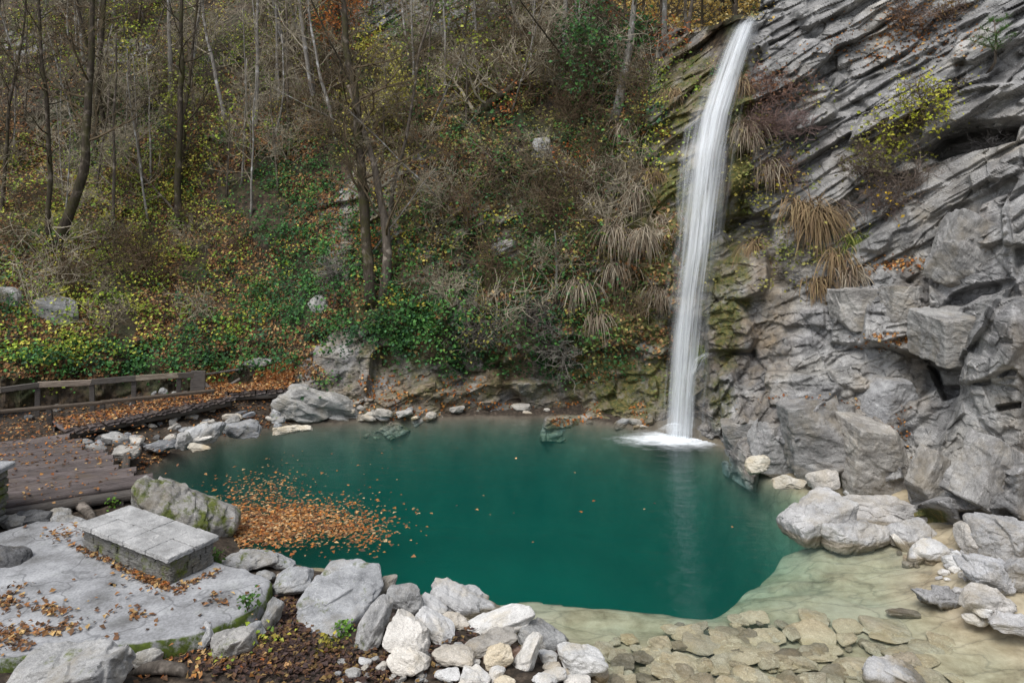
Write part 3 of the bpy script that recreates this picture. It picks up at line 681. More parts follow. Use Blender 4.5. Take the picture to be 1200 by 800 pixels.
# --- pale rubble heap at the near shore
heap = [
 (541,703,92,38,-24,'pale','large white slab at the back of the rubble heap, lying along the clear shallows',dict(sub=5)),
 (476,700,32,50,78,'grey','dark grey pyramid shaped stone standing between the big slab and the white rubble',dict(sharp=24)),
 (507,711,36,23,-15,'pale','small white stone tucked against the left end of the rearmost white slab',{}),
 (510,736,54,30,-32,'pale','flat white block leaning below the small white stone beside a leaf filled gap',{}),
 (532,728,36,18,-12,'beige','tan stone half hidden in the gap behind the long pointed white rock',{}),
 (580,732,98,34,17,'pale','long pointed white rock lying on top of the heap with its tip towards the water',dict(sub=5)),
 (636,745,66,38,-20,'grey','rounded grey white boulder at the water edge of the heap',dict(sharp=9,sub=5)),
 (570,753,74,30,12,'beige','long brownish grey rock just below the long pointed white one',dict(sharp=10)),
 (481,744,64,44,-30,'pale','broad flat white slab against the foot of the big tilted grey slab',dict(sub=5)),
 (478,774,52,34,0,'pale','broken white block in front of the broad flat white slab',{}),
 (531,770,53,27,-2,'beige','smooth brown oval stone in the middle front of the heap',dict(sharp=8,planes=8)),
 (584,768,35,30,10,'cream','chunky cream coloured stone right of the smooth brown oval one',{}),
 (604,765,18,18,30,'rust','small reddish brown stone beside the chunky cream one',dict(sub=3)),
 (617,770,60,34,62,'pale','wedge shaped whitish stone standing on its point near the front of the heap',{}),
 (632,750,18,20,0,'cream','small round yellowish stone perched against the rounded grey white boulder',dict(sub=3,sharp=8)),
 (642,769,24,18,5,'pale','small white stone under the rounded grey white boulder, left of the last big one',dict(sub=3)),
 (678,774,58,42,-25,'pale','big rounded white boulder at the right end of the heap',dict(sub=5,sharp=9)),
 (524,790,34,18,5,'pale','white stone at the bottom edge below the smooth brown oval one',{}),
 (556,794,38,24,0,'pale','rough pale grey stone at the bottom edge between two white ones',dict(rough=.05)),
 (581,790,24,20,40,'pale','narrow pale stone below the chunky cream one',dict(sub=3)),
 (590,800,28,18,0,'cream','creamy white stone cut by the bottom edge below the wedge',dict(sub=3)),
 (638,797,30,16,-5,'pale','low white stone at the bottom edge right of the wedge',dict(sub=3)),
 (648,789,30,16,8,'pale','flat white stone between the wedge and the big rounded boulder',dict(sub=3)),
 (676,798,36,18,0,'pale','white stone cut by the bottom edge below the big rounded boulder',{}),
 (646,780,22,10,0,'beige','thin pale sliver of stone wedged above the flat white one',dict(sub=3)),
 (702,790,22,24,60,'beige','brownish stone at the far right toe of the heap touching the shallows',dict(sub=3)),
 (447,781,16,13,20,'pale','small white chip lying in the dark leaf litter below the big tilted slab',dict(sub=3)),
 (427,776,16,12,-20,'pale','small angular white stone in the litter at the left of the heap',dict(sub=3)),
 (413,789,20,13,0,'grey','small round grey stone in the litter left of the heap',dict(sub=3)),
]
for cx, cy, L, T, roll, mt, lb, kw in heap: B(cx, cy, L, T, roll, mt, lb, group='pale rubble heap at the near shore', **kw)
for k in range(30):
    cx, cy = R.uniform(385, 520), R.uniform(765, 806); T = R.uniform(4, 9)
    B(cx, cy, T*R.uniform(1.2, 1.9), T, R.uniform(-30, 30), R.choice(['grey', 'dark', 'grey', 'beige']), 'small stone among the dark leaf litter left of the pale heap', sub=3, group='gravel stones in the leaf litter')
for k in range(20):
    cx = R.uniform(500, 690); cy = R.uniform(725+abs(cx-560)*.15, 802); T = R.uniform(6, 12)
    B(cx, cy+4, T*R.uniform(1.2, 1.9), T, R.uniform(-30, 30), R.choice(['pale', 'beige', 'dark', 'grey']), 'small filler stone in a gap between the pale rocks of the heap', sub=3, group='filler stones in the pale heap')
# --- grey slabs round the paved terrace
for cx, cy, L, T, roll, mt, lb, kw in [
 (436,735,66,42,62,'slab','grey slab leaning on the right flank of the big tilted one',dict(sub=5,sharp=24)),
 (452,690,38,24,72,'beige','brownish splintered piece at the upper right tip of the big tilted slab',dict(sharp=24)),
 (343,682,52,34,24,'slab','grey block lying against the back of the big tilted slab',dict(sub=5,sharp=24)),
 (290,657,68,26,2,'slab','flat bluish slab on the shore right of the stone bench',dict(sub=5,sharp=24)),
 (327,658,38,18,-10,'slab','small wedge of grey rock at the end of the flat bluish slab',dict(sharp=24)),
 (310,675,26,14,0,'grey','small rubble stone between the terrace and the grey block',dict(sub=3)),
 (330,676,14,10,0,'beige','little brown stone beside the grey block',dict(sub=3)),
 (318,722,50,26,70,'slab','narrow upright grey slab left of the leaf filled cleft',dict(sharp=24)),
 (268,752,52,34,6,'slab','broken grey block below the mossy rim of the terrace',dict(sub=5,sharp=24)),
 (241,748,32,26,70,'slab','dark slanting slab under the terrace rim, left of the broken grey block',dict(sharp=24)),
 (296,740,26,22,30,'grey','loose grey stone under the tip of the terrace',dict(sharp=20)),
 (82,790,138,70,12,'slab','large grey boulder in the bottom left corner below the terrace',dict(sub=6,planes=9,sharp=22)),
 (172,772,34,26,0,'grey','grey stone between the corner boulder and the terrace rim',dict(sub=4)),
 (12,655,64,36,-16,'dark','dark layered rock on the terrace at the left edge',dict(sub=5,sharp=20)),
 (40,607,46,20,5,'dark','bluish dark stone between the terrace and the boardwalk',{}),
 (70,606,38,20,-8,'grey','grey stone left of the curved root',{}),
 (37,597,16,8,5,'pale','small white stone just under the boardwalk edge',dict(sub=3)),
 (85,612,36,16,-10,'grey','low grey stone at the corner of the stone bench',{}),
 (16,612,30,20,0,'grey','grey stone at the foot of the stone pillar',{}),
 ]: B(cx, cy, L, T, roll, mt, lb, **kw)
B(211,601,128,54,-26,'mossy','large mossy grey boulder between the bench and the floating leaves',sub=6,planes=10,sharp=18,dk=.7,seed=301)
# --- stones of the left bank
for cx, cy, L, T, roll, mt, lb, kw in [
 (374,477,104,46,-14,'grey','large grey outcrop sloping into the pool at the far end of the boardwalk',dict(sub=6,sharp=22,rough=.05,Y=21.0,planes=10)),
 (136,514,34,17,-8,'grey','grey angular stone under the middle of the raised walkway',{}),
 (148,531,34,18,8,'grey','pale grey stone at the water edge nearest the boardwalk',{}),
 (156,518,22,10,0,'beige','small brown stone between two grey ones under the walkway',dict(sub=3)),
 (98,519,20,10,0,'grey','small stone at the corner where walkway and deck meet',dict(sub=3)),
 (113,526,28,11,-8,'grey','flat stone beside the deck edge on the left bank',{}),
 (191,522,40,15,4,'slab','flat bluish stone at the middle of the left bank',{}),
 (215,516,22,20,55,'slab','upright slab on the left bank beside a pale driftwood splinter',dict(sharp=24)),
 (242,506,50,22,14,'slab','large leaning slab on the left bank',dict(sub=5,sharp=24)),
 (284,502,45,20,4,'slab','large flat grey rock on the left bank near the outcrop',dict(sub=5,sharp=20)),
 (235,514,26,8,8,'pale','thin whitish slab in front of the large leaning one',dict(sub=3)),
 (233,524,27,9,-8,'cream','whitish stone in the water at the left bank',dict(sub=3)),
 (270,489,22,9,-5,'beige','brownish stone high on the left bank behind the flat grey rock',dict(sub=3)),
 (343,503,50,11,6,'cream','low cream rock at the water line under the outcrop',{}),
 ]: B(cx, cy, L, T, roll, mt, lb, **kw)
for k in range(70):
    t_ = R.random(); cx = 95+t_*235; ylo = 500-40*t_+6; yhi = 535-38*t_
    cy = R.uniform(ylo, yhi); T = R.uniform(4, 10)
    B(cx, cy, T*R.uniform(1.2, 2.2), T, R.uniform(-25, 25), R.choice(['grey', 'slab', 'dark', 'beige']), 'small grey rubble stone on the left bank below the walkway', sub=3, group='rubble stones on the left bank')
for k in range(24):
    cx = R.uniform(0, 240); cy = R.uniform(468, 492)-cx*.06; T = R.uniform(4, 9)
    B(cx, cy, T*R.uniform(1.2, 2.0), T, R.uniform(-25, 25), R.choice(['grey', 'dark', 'grey']), 'small dark stone behind the low railing at the foot of the slope', sub=3, group='stones behind the railing')
for k in range(32):
    cx = R.uniform(395, 760); cy = np.interp(cx, [395, 520, 640, 760], [490, 487, 487, 503])-R.uniform(-2, 12); T = R.uniform(4, 10)
    p, n = surf(cx, cy)
    B(cx, cy, T*R.uniform(1.3, 2.6), T, R.uniform(-20, 20), R.choice(['beige', 'grey', 'cream', 'beige']), 'small brownish stone on the waterline at the foot of the far bank', sub=3, Y=float(p[1])-.1, group='stones at the foot of the far bank')
# --- right shore
for cx, cy, L, T, roll, mt, lb, kw in [
 (950,609,82,54,6,'shore','rounded pale boulder farthest out in the water on the right shore',dict(zg=-.12,sub=6,sharp=24,rough=.04)),
 (1000,627,80,44,3,'shore','smooth pale boulder in the water in front of the cluster on the right shore',dict(sub=6,sharp=24,rough=.035)),
 (1036,602,96,36,2,'shore','long grey boulder at the back of the right shore cluster',dict(sub=6,sharp=24,rough=.045)),
 (1066,623,64,30,4,'shore','flat grey rock at the right of the shore cluster',dict(sub=5,sharp=14)),
 (1059,640,31,11,-40,'pale','white bar shaped stone slanting into the water',{}),
 (1075,653,24,20,10,'pale','chunky white stone at the lower end of the slanting bar',{}),
 (1090,644,42,25,12,'pale','pale rounded rock behind the chunky white stone',dict(sharp=10)),
 (1119,658,28,20,0,'pale','white stone at the edge of the shallows below the mossy hollow',dict(sharp=10)),
 (1147,631,46,44,20,'shore','bluish grey block below the right cliff beside the mossy hollow',dict(sub=5,sharp=20)),
 (1182,628,76,56,10,'shore','broad grey rock at the foot of the right cliff',dict(sub=6,rough=.045)),
 (1161,673,66,46,-10,'shore','cracked grey rock on the right shore above the low ledges',dict(sub=6,rough=.05)),
 (1194,672,46,46,0,'shore','grey rock cut by the right edge of the picture',dict(sub=5)),
 (1100,699,84,28,-12,'shore','low pale ledge reaching out into the shallows',dict(sub=6,rough=.06,sharp=10,sink=.3)),
 (1156,703,66,30,-6,'shore','flat grey ledge right of the low pale one',dict(sub=5,rough=.045)),
 (1155,714,26,17,5,'pale','small white stone lying on the flat grey ledge',{}),
 (1143,724,34,15,-8,'pale','low white stone at the water edge of the flat grey ledge',{}),
 (1058,718,38,11,-4,'shore','almost submerged pale stone off the low ledge',{}),
 (1184,728,52,24,-6,'shore','pale rock at the water edge by the right side of the picture',{}),
 (1052,793,80,48,-14,'pale','white rounded boulder with green algae standing in the shallows at the bottom',dict(sub=6,sharp=9)),
 (1063,773,34,20,-10,'pale','white rock leaning on the back of the algae stained boulder',dict(sub=5)),
 (925,565,40,16,-8,'cream','cream stained rock on the waterline below the right cliff',{}),
 (888,545,30,24,0,'cream','ochre stained rock right of the foot of the waterfall',{}),
 (1005,576,30,15,0,'pale','small pale rock on the waterline behind the shore cluster',{}),
 (967,562,36,24,20,'shore','pale rock below the blocky wall on the right waterline',{}),
 ]: B(cx, cy, L, T, roll, mt, lb, **kw)
for k in range(34):
    t_ = R.random(); cx = 1050+R.uniform(0, 150); cy = np.interp(cx, [1050, 1200], [640, 700])+R.uniform(-25, 30); T = R.uniform(4, 10)
    B(cx, cy, T*R.uniform(1.2, 2.0), T, R.uniform(-25, 25), R.choice(['pale', 'shore', 'shore', 'beige']), 'small pale stone filling the gaps between the right shore rocks', sub=3, group='small stones of the right shore')
M['bedflat'] = mat_rock('submerged_slab', (.24, .20, .13), (.38, .325, .225), (.48, .425, .32), wet=True)
M['block'] = mat_rock('cliff_block_rock', (.12, .115, .108), (.27, .262, .25), (.44, .43, .41), .0, (.2, .3, .1), 1.4)
for cx, cy, L, T, roll, lb, sd_ in [(962,522,74,104,8,'tall angular block leaning against the cliff foot right of the waterfall',11),(1024,535,74,86,-6,'broad grey block at the cliff foot behind the right shore cluster',12),(908,522,56,62,12,'angular block at the waterline nearest the waterfall on its right',13),(1040,470,60,56,0,'squarish block set in the cliff above the broad grey one',14),(868,512,40,46,10,'mossy ochre block beside the foot of the waterfall',15),(1098,566,62,80,58,'slanting slab at the bottom of the diagonal buttress',16),(1165,560,80,100,60,'large tilted slab of the buttress at the right edge',17),(1010,362,62,50,2,'left one of two square blocks jutting from the middle of the cliff',18),(1060,358,44,46,0,'right one of two square blocks jutting from the middle of the cliff',19),(1135,300,86,74,64,'big slanted block on the right cliff under the overhang',20),(1130,392,92,56,4,'overhanging block above the small dark hollow in the right cliff',21)]:
    p, n = surf(np.array([float(cx)]), np.array([float(cy)])); Yb = float(p[0][1])+.22
    o = B(cx, cy, L, T, roll, 'block', lb, Y=Yb, sub=6, sharp=60, rough=.022, planes=5, dk=.8, seed=6000+sd_)
# --- stones lying on the bed of the shallows
for k in range(130):
    cx, cy = R.uniform(690, 1030), R.uniform(722, 812)
    if cy < 728+max(0, (800-cx))*.25+max(0, cx-930)*.3: continue
    T = R.uniform(6, 20)*(.6+.4*(cy-720)/80)
    B(cx, cy, T*R.uniform(1.5, 2.4), T, R.uniform(-12, 12), R.choice(['bedstone', 'bedstone', 'bedstone', 'beige']), 'flat tan stone under the clear shallow water at the bottom', sub=4, sharp=14, rough=.035, zg=-.17, dk=1.1, group='stones on the bed of the shallows')
for k in range(46):
    cx, cy = R.uniform(760, 1120), R.uniform(700, 800)
    if cy < 715+max(0, 880-cx)*.16+max(0, cx-900)*.1: continue
    T = R.uniform(9, 24)
    B(cx, cy, T*R.uniform(2.0, 3.4), T*.8, R.uniform(-8, 4), R.choice(['bedstone', 'bedflat', 'bedflat']), 'broad flat slab lying on the bed of the clear outflow', sub=4, sharp=16, rough=.025, Y=(H+.12)*F/(cy-CY), dk=1.6, group='flat slabs on the bed of the outflow')
# --- rocks on the hillside
for cx, cy, L, T, roll, lb in [(71,368,48,32,-12,'grey angular rock lying in the leaf litter on the left slope'),(635,174,22,26,10,'pale grey rock standing out of the bushes high above the pool'),(376,358,22,30,60,'grey rock in the ivy beside the twin mossy tree'),(300,425,36,12,0,'dark mossy rock at the foot of the leaf covered slope'),(14,350,30,30,0,'mossy rock at the left edge of the slope'),(590,290,34,16,10,'yellowish rock ledge in the middle of the overgrown bank')]:
    p, n = surf(cx, cy); B(cx, cy, L, T, roll, 'grey', lb, Y=float(p[1])-.05, sub=5, sharp=20)

# ================================================================ PAVED TERRACE
Tz = .60
ter = [onz(*p, Tz)[:2] for p in [(-60,640),(0,622),(40,610),(80,606),(130,618),(205,640),(262,660),(300,668),(318,678),(312,700),(300,714),(268,728),(236,742),(190,750),(130,756),(60,762),(0,770),(-80,780),(-140,720)]]
ter = np.array(ter); cen = ter.mean(0)
s = np.r_[0, np.cumsum(np.linalg.norm(np.diff(np.r_[ter, ter[:1]], axis=0), axis=1))]
tq = np.linspace(0, s[-1], 220, endpoint=False); cl = np.r_[ter, ter[:1]]
ol = np.stack([np.interp(tq, s, cl[:, 0]), np.interp(tq, s, cl[:, 1])], 1)
ol += (.05*fbm(np.stack([ol[:, 0]*2, ol[:, 1]*2, tq*0], 1), 4, 33))[:, None]*(ol-cen)/np.linalg.norm(ol-cen, axis=1)[:, None]
rings = [(1.0, -.55), (1.004, -.22), (1.0, -.06), (.992, -.015), (.975, 0)]+[(r, 0) for r in np.linspace(.94, .02, 30)]
V = []
for r, dz in rings:
    q = cen+(ol-cen)*r; z = Tz+dz+.018*fbm(np.stack([q[:, 0]*1.3, q[:, 1]*1.3, q[:, 0]*0], 1), 4, 34)+.03*fbm(np.c_[q*5, q[:, :1]*0], 2, 36)*(1 if -.3 < dz < -.01 else 0)
    V.append(np.c_[q, z])
V = np.concatenate(V); nr = len(rings)
i, j = np.meshgrid(np.arange(nr-1), np.arange(220), indexing='ij'); k = (j+1) % 220
Ft = np.stack([i*220+j, i*220+k, (i+1)*220+k, (i+1)*220+j], -1).reshape(-1, 4)
def mat_terrace():
    t = NT('worn_pavement'); co = t.n('ShaderNodeTexCoord').outputs['Object']
    c = t.ramp(t.noise(co, 1.6, 7, .65), [(.32, (.15, .15, .148)), (.5, (.29, .293, .30)), (.68, (.42, .425, .43))])
    c = t.mix(1.0, c, t.ramp(t.noise(co, 28, 5, .65), [(.35, .75), (.6, 1.08)]), 'MULTIPLY')
    vo = t.n('ShaderNodeTexVoronoi', feature='DISTANCE_TO_EDGE'); vo.inputs['Scale'].default_value = .75
    dv = t.n('ShaderNodeVectorMath', operation='ADD'); nz = t.n('ShaderNodeTexNoise'); nz.inputs['Scale'].default_value = 1.5; t.l(co, nz.inputs['Vector'])
    t.l(co, dv.inputs[0]); t.l(nz.outputs['Color'], dv.inputs[1]); t.l(dv.outputs[0], vo.inputs['Vector'])
    jt = t.ramp(vo.outputs['Distance'], [(.0, .45), (.016, 1.)]); c = t.mix(.7, c, t.mix(1.0, c, jt, 'MULTIPLY'))
    geo = t.n('ShaderNodeNewGeometry'); sx = t.n('ShaderNodeSeparateXYZ'); t.l(geo.outputs['Normal'], sx.inputs[0])
    side = t.math('SUBTRACT', 1.0, t.ramp(sx.outputs[2], [(.55, 0.), (.93, 1.)]))
    mf = t.ramp(t.math('ADD', t.noise(co, 3, 7, .7), t.math('MULTIPLY', side, .16)), [(.56, 0.), (.68, 1.)])
    c = t.mix(t.math('MULTIPLY', mf, t.math('ADD', side, .12), True), c, t.ramp(t.noise(co, 14, 4), [(.3, MOSS1), (.7, (.10, .14, .02))]))
    b = t.bump(t.noise(co, 7, 8, .7), .5, .02); b = t.bump(jt, .5, .02, b)
    t.princ(c, .8, b, .3); return t.m
tag(link('terrace_pavement', mesh_np('terrace_pavement', V, Ft, mat_terrace(), True)), kind='structure')

# ================================================================ STONE BENCH
A_, D_, C_ = onz(93, 612, 1.02), onz(200, 654, 1.02), onz(264, 632, 1.02)
ux = (D_-A_)[:2]; Lb = np.linalg.norm(ux); ux /= Lb; uy = np.array([-ux[1], ux[0]]); Wb = abs((C_-D_)[:2]@uy)
bc = (A_[:2]+D_[:2])/2+uy*Wb/2
bench = empty('stone_bench', (bc[0], bc[1], Tz), 'low stone bench of mossy masonry with a pale slab top on the terrace', 'bench'); bench.rotation_euler = (0, 0, math.atan2(ux[1], ux[0]))
g = random.Random(3)
mb = MB(); x0 = -Lb/2
for k, fr in enumerate([.17, .20, .16, .24, .23]):       # five flags laid side by side
    w_ = Lb*fr; 
    for half in (0, 1):
        d_ = Wb/2; tlt = rotm(g.uniform(-.012, .012), g.uniform(-.012, .012), 0)
        stone_block(mb, (x0+w_/2, (half-.5)*(d_+.05), .385+g.uniform(-.008, .008)), (w_-.016, d_+.035, .075), tlt, 50+k*2+half, 5, .02, 60)
    x0 += w_
part_ = link('slab_top', mb.mesh('slab_top', M['bench_top']), bench)
mb = MB()
for row in range(3):
    zc = [.06, .18, .29][row]; rh = [.118, .108, .10][row]
    for side in (-1, 1):
        x = -Lb/2+.05
        while x < Lb/2-.08:
            w_ = min(g.uniform(.16, .5), Lb/2-.05-x)
            stone_block(mb, (x+w_/2, side*(Wb/2-.12), zc), (w_-.008, .15+g.uniform(-.03, .06), rh+.008), rotm(g.uniform(-.05, .05), g.uniform(-.04, .04), g.uniform(-.05, .05)), g.randrange(9999), 4, .03, 22); x += w_
    for side in (-1, 1):
        y = -Wb/2+.05
        while y < Wb/2-.08:
            w_ = min(g.uniform(.2, .36), Wb/2-.05-y)
            stone_block(mb, (side*(Lb/2-.12), y+w_/2, zc), (.15+g.uniform(-.03, .06), w_-.008, rh+.008), rotm(g.uniform(-.05, .05), g.uniform(-.04, .04), g.uniform(-.05, .05)), g.randrange(9999), 4, .03, 22); y += w_
box(mb, (0, 0, .17), (Lb-.26, Wb-.26, .33), None, .02)
link('masonry_base', mb.mesh('masonry_base', M['masonry']), bench)
# ---------------------------------------------------------------- stone pillar at the left edge
pc = onz(-8, 632, Tz); pil = empty('stone_pillar', (pc[0]-.84, pc[1]+.35, Tz), 'stacked stone pillar with a flat cap at the left edge of the terrace', 'pillar')
mb = MB(); z = 0
while z < .86:
    h_ = g.uniform(.10, .2)
    for q in (-1, 1):
        for r_ in (-1, 1):
            box(mb, (q*.24, r_*.24, z+h_/2), (.5+g.uniform(-.05, .05), .5+g.uniform(-.05, .05), h_-.012), rotm(0, 0, g.uniform(-.06, .06)), .03)
    z += h_
link('shaft', mb.mesh('shaft', M['masonry']), pil); mb = MB(); box(mb, (0, 0, z+.05), (1.14, 1.14, .10), rotm(.01, .02, .03), .02); link('cap', mb.mesh('cap', M['bench_top']), pil)

# ================================================================ BOARDWALK AND RAILINGS
M['plank'] = mat_wood('weathered_deck_planks', (.035, .028, .027), (.105, .085, .08), (.24, .205, .195))
M['rail'] = mat_wood('grey_rail_wood', (.035, .03, .026), (.10, .088, .076), (.22, .20, .18))
M['post'] = mat_wood('dark_post_wood', (.03, .026, .024), (.08, .07, .062), (.15, .13, .12))
def log_plank(mb, a, b, w, h, g, nseg=10, col=None):
    """a split-log plank from a to b, rounded and a little crooked"""
    a, b = np.array(a, float), np.array(b, float); Rm = frame(b-a); n = 10; L = np.linalg.norm(b-a)
    ang = np.arange(n)*2*math.pi/n; prof = np.stack([np.sign(np.cos(ang))*np.abs(np.cos(ang))**.6*w/2, np.sign(np.sin(ang))*np.abs(np.sin(ang))**.6*h/2], 1)
    V, U = [], []; ph = g.uniform(0, 9)
    for i in range(nseg+1):
        t = i/nseg; c = a+(b-a)*t+Rm[:, 1]*.02*math.sin(3*t+ph)+Rm[:, 2]*.012*math.sin(5*t+ph*2); sc2 = 1+.06*math.sin(7*t+ph*3)
        for k in range(n):
            V.append(c+Rm[:, 1]*prof[k, 0]*sc2+Rm[:, 2]*prof[k, 1]*(sc2+.05*math.sin(k*2+ph+i))); U.append((t*L+ph, k/n+ph))
    i, j = np.meshgrid(np.arange(nseg), np.arange(n), indexing='ij'); k = (j+1) % n
    Q = np.stack([i*n+j, (i+1)*n+j, (i+1)*n+k, i*n+k], -1).reshape(-1, 4)
    T = np.concatenate([Q[:, [0, 1, 2]], Q[:, [0, 2, 3]], [[0, q+1, q] for q in range(1, n-1)], [[nseg*n, nseg*n+q, nseg*n+q+1] for q in range(1, n-1)]])
    c = np.array(col if col is not None else [g.uniform(.7, 1.25)]*3); mb.add(V, T, c, np.array(U))
g = random.Random(21)
Dz = .78
FL, FR, BR = onz(-45, 598, Dz), onz(186, 563, Dz), onz(78, 508, Dz)
BL = FL+(BR-FR)*1.0
deck = empty('boardwalk_deck', (FL+FR)/2-np.array([0, 0, Dz-.1]), 'wide weathered boardwalk deck of long dark planks beside the pool', 'boardwalk')
ofs = -np.array(deck.location)
mb = MB(); npl = 18
for k in range(npl):
    t = (k+.5)/npl; a = FL+(BL-FL)*t; b = FR+(BR-FR)*t; d = (b-a)/np.linalg.norm(b-a)
    a = a-d*2.5; b = b+d*g.uniform(-.18, .12); 
    log_plank(mb, a+ofs+[0, 0, -.06+g.uniform(-.03, .03)], b+ofs+[0, 0, -.06+g.uniform(-.012, .012)], 4.05/npl*1.12, .14, g, 12)
link('planks', mb.mesh('planks', M['plank'], True), deck)
mb = MB(); d = (FR-FL)/np.linalg.norm(FR-FL); nn = np.array([-d[1], d[0], 0])
log_plank(mb, FL-d*2+ofs+[0, 0, -.19]-nn*.0, FR-d*.3+ofs+[0, 0, -.19], .2, .2, g); link('edge_beam', mb.mesh('edge_beam', M['post'], True), deck)
for fx in (.52, .78):
    mb = MB(); c = FL+(FR-FL)*fx+ofs; log_plank(mb, c+[0, 0, -.30]-nn*.12, c+[0, 0, -.30]+nn*3.6, .17, .17, g); link('joist', mb.mesh('joist', M['rail'], True), deck)
def walkway(p0, p1, wid, zt, label, nm):
    a, b = onz(*p0, zt), onz(*p1, zt); d = (b-a)/np.linalg.norm(b-a); n = np.array([-d[1], d[0], 0])
    w = empty(nm, a*[1, 1, 0]+[0, 0, .3], label, 'boardwalk'); of = -np.array(w.location); L = np.linalg.norm(b-a); mb = MB(); x = 0
    while x < L:
        wd = g.uniform(.13, .19); e = a+d*(x+wd/2)
        log_plank(mb, e+of-n*g.uniform(0, .16)+[0, 0, -.04+g.uniform(-.02, .02)], e+of+n*wid+[0, 0, -.04], wd*1.02, .085, g, 4); x += wd
    link('planks', mb.mesh('planks', M['plank'], True), w)
    for q in (.12, wid-.2):
        mb = MB(); log_plank(mb, a+of+n*q+[0, 0, -.17], b+of+n*q+[0, 0, -.17], .14, .17, g, 8); link('beam', mb.mesh('beam', M['rail'], True), w)
    for q in np.linspace(.15, .9, 4):
        mb = MB(); e = a+(b-a)*q+of+n*.2; log_plank(mb, e+[0, 0, -.22], e+[0, 0, -.75], .13, .13, g, 3); link('support_post', mb.mesh('support_post', M['post'], True), w)
    return a, b, n
wa = walkway((78,504), (272,466), 1.25, .84, 'raised plank walkway with ragged ends covered in brown leaves', 'plank_walkway')
wb = walkway((236,464), (342,456), 1.2, .86, 'far short plank walkway leading to the grey outcrop', 'plank_walkway')
def rail(path, th, wd, posts, label, colr, nm='wooden_railing'):
    p0 = P(*path[0]); w = empty(nm, p0*[1, 1, 0]+[0, 0, .5], label, 'railing'); of = -np.array(w.location)
    for k in range(len(path)-1):
        a, b = P(*path[k]), P(*path[k+1]); mb = MB(); d = b-a; mb2 = MB()
        box(mb, (a+b)/2+of+[0, .004*k, 0], (np.linalg.norm(d)+.06, th, wd*g.uniform(.85, 1.1)), frame(d)@rotm(g.uniform(-.12, .12), g.uniform(-.02, .02), 0), .015, 0, colr[k % len(colr)])
        link('rail', mb.mesh('rail', M['rail']), w)
    for (x, y0, y1, Y) in posts:
        a, b = P(x, y0, Y), P(x, y1, Y); mb = MB(); box(mb, (a+b)/2+of+[0, .08, -.1], (.13, .10, abs(a[2]-b[2])+.3), rotm(0, g.uniform(-.04, .04), .4), .012, 0, [g.uniform(.6, 1.1)]*3); link('post', mb.mesh('post', M['post']), w)
rail([(-60,466,18.2),(0,457,18.6),(45,451,19.0),(106,448,19.5),(158,443,20.0),(208,440,20.4),(232,439,20.6)], .05, .18, [(42,452,478,19.0),(106,448,473,19.5),(155,445,468,20.0),(208,442,464,20.4)], 'upper grey board railing along the foot of the slope', [[2.2, 2.1, 1.9], [.8]*3, [2.4, 2.2, 2.0], [.75]*3, [2.0, 1.9, 1.7], [.7]*3])
rail([(-50,487,17.3),(0,482,17.7),(120,472,18.7),(250,457,20.2)], .12, .08, [(56,478,492,18.7),(118,472,486,19.2),(170,467,480,19.8),(216,461,472,20.3)], 'lower thin rail with short posts between walkway and slope', [[.8, .7, .6]]*3)
w = empty('wide_post', P(232, 460, 20.6), 'wide dark board post where the railing ends', 'post'); mb = MB(); a, b = P(232, 438, 20.6), P(232, 462, 20.6); box(mb, (a+b)/2-np.array(w.location), (.42, .06, abs(a[2]-b[2])+.2), rotm(0, .03, .15), .012); link('board', mb.mesh('board', M['post']), w)
def stick(nm, a, b, w_, lb, cat='plank', m='post', r2=None):
    a, b = np.array(a), np.array(b); mb = MB(); c = (a+b)/2; log_plank(mb, a-c, b-c, w_, w_*.7, g, 6); o = link(nm, mb.mesh(nm, M[m], True)); o.location = [float(v) for v in c]; return tag(o, lb, cat)
stick('broken_brace', P(237, 445, 21.4), P(248, 458, 21.2), .12, 'short broken brace leaning against the wide dark post')
stick('broken_brace', P(263, 455, 21.6), P(281, 444, 21.9), .12, 'broken grey board slanting up out of the leaves behind the far walkway', m='rail')
stick('fallen_rail', P(238, 438, 21.9), P(284, 433, 22.4), .10, 'rusty brown rail lying level above the broken boards', m='rail')
# root and driftwood
mb = MB(); pts = [onz(62, 590, .45), onz(78, 588, .55), onz(95, 592, .55), onz(105, 602, .5), onz(112, 612, .4)]
c = pts[2]; tube(mb, np.array(pts)-c, [.09, .10, .10, .085, .06], 8); M['root'] = mat_bark('weathered_root_bark', (.05, .042, .035), (.15, .13, .11)); o = link('curved_root', mb.mesh('curved_root', M['root'], True), None, c); tag(o, 'thick curved root between the deck edge and the stone bench', 'root')
mb = MB(); pts = [onz(150, 792, .3), onz(168, 784, .42), onz(190, 781, .46), onz(212, 784, .42), onz(225, 795, .3)]
c = pts[2]; tube(mb, np.array(pts)-c, [.04, .075, .085, .075, .05], 8); o = link('arching_root', mb.mesh('arching_root', M['root'], True), None, c); tag(o, 'dark arching root in the soil at the bottom left', 'root')
mb = MB(); a, b = onz(236, 525, .15), onz(243, 508, .5); tube(mb, np.array([a, (a+b)/2+[.05, 0, 0], b])-a, [.05, .04, .015], 6, (2, 2, 2)); o = link('driftwood', mb.mesh('driftwood', M['rail'], True), None, a); tag(o, 'pale splintered driftwood leaning among the left bank stones', 'driftwood')
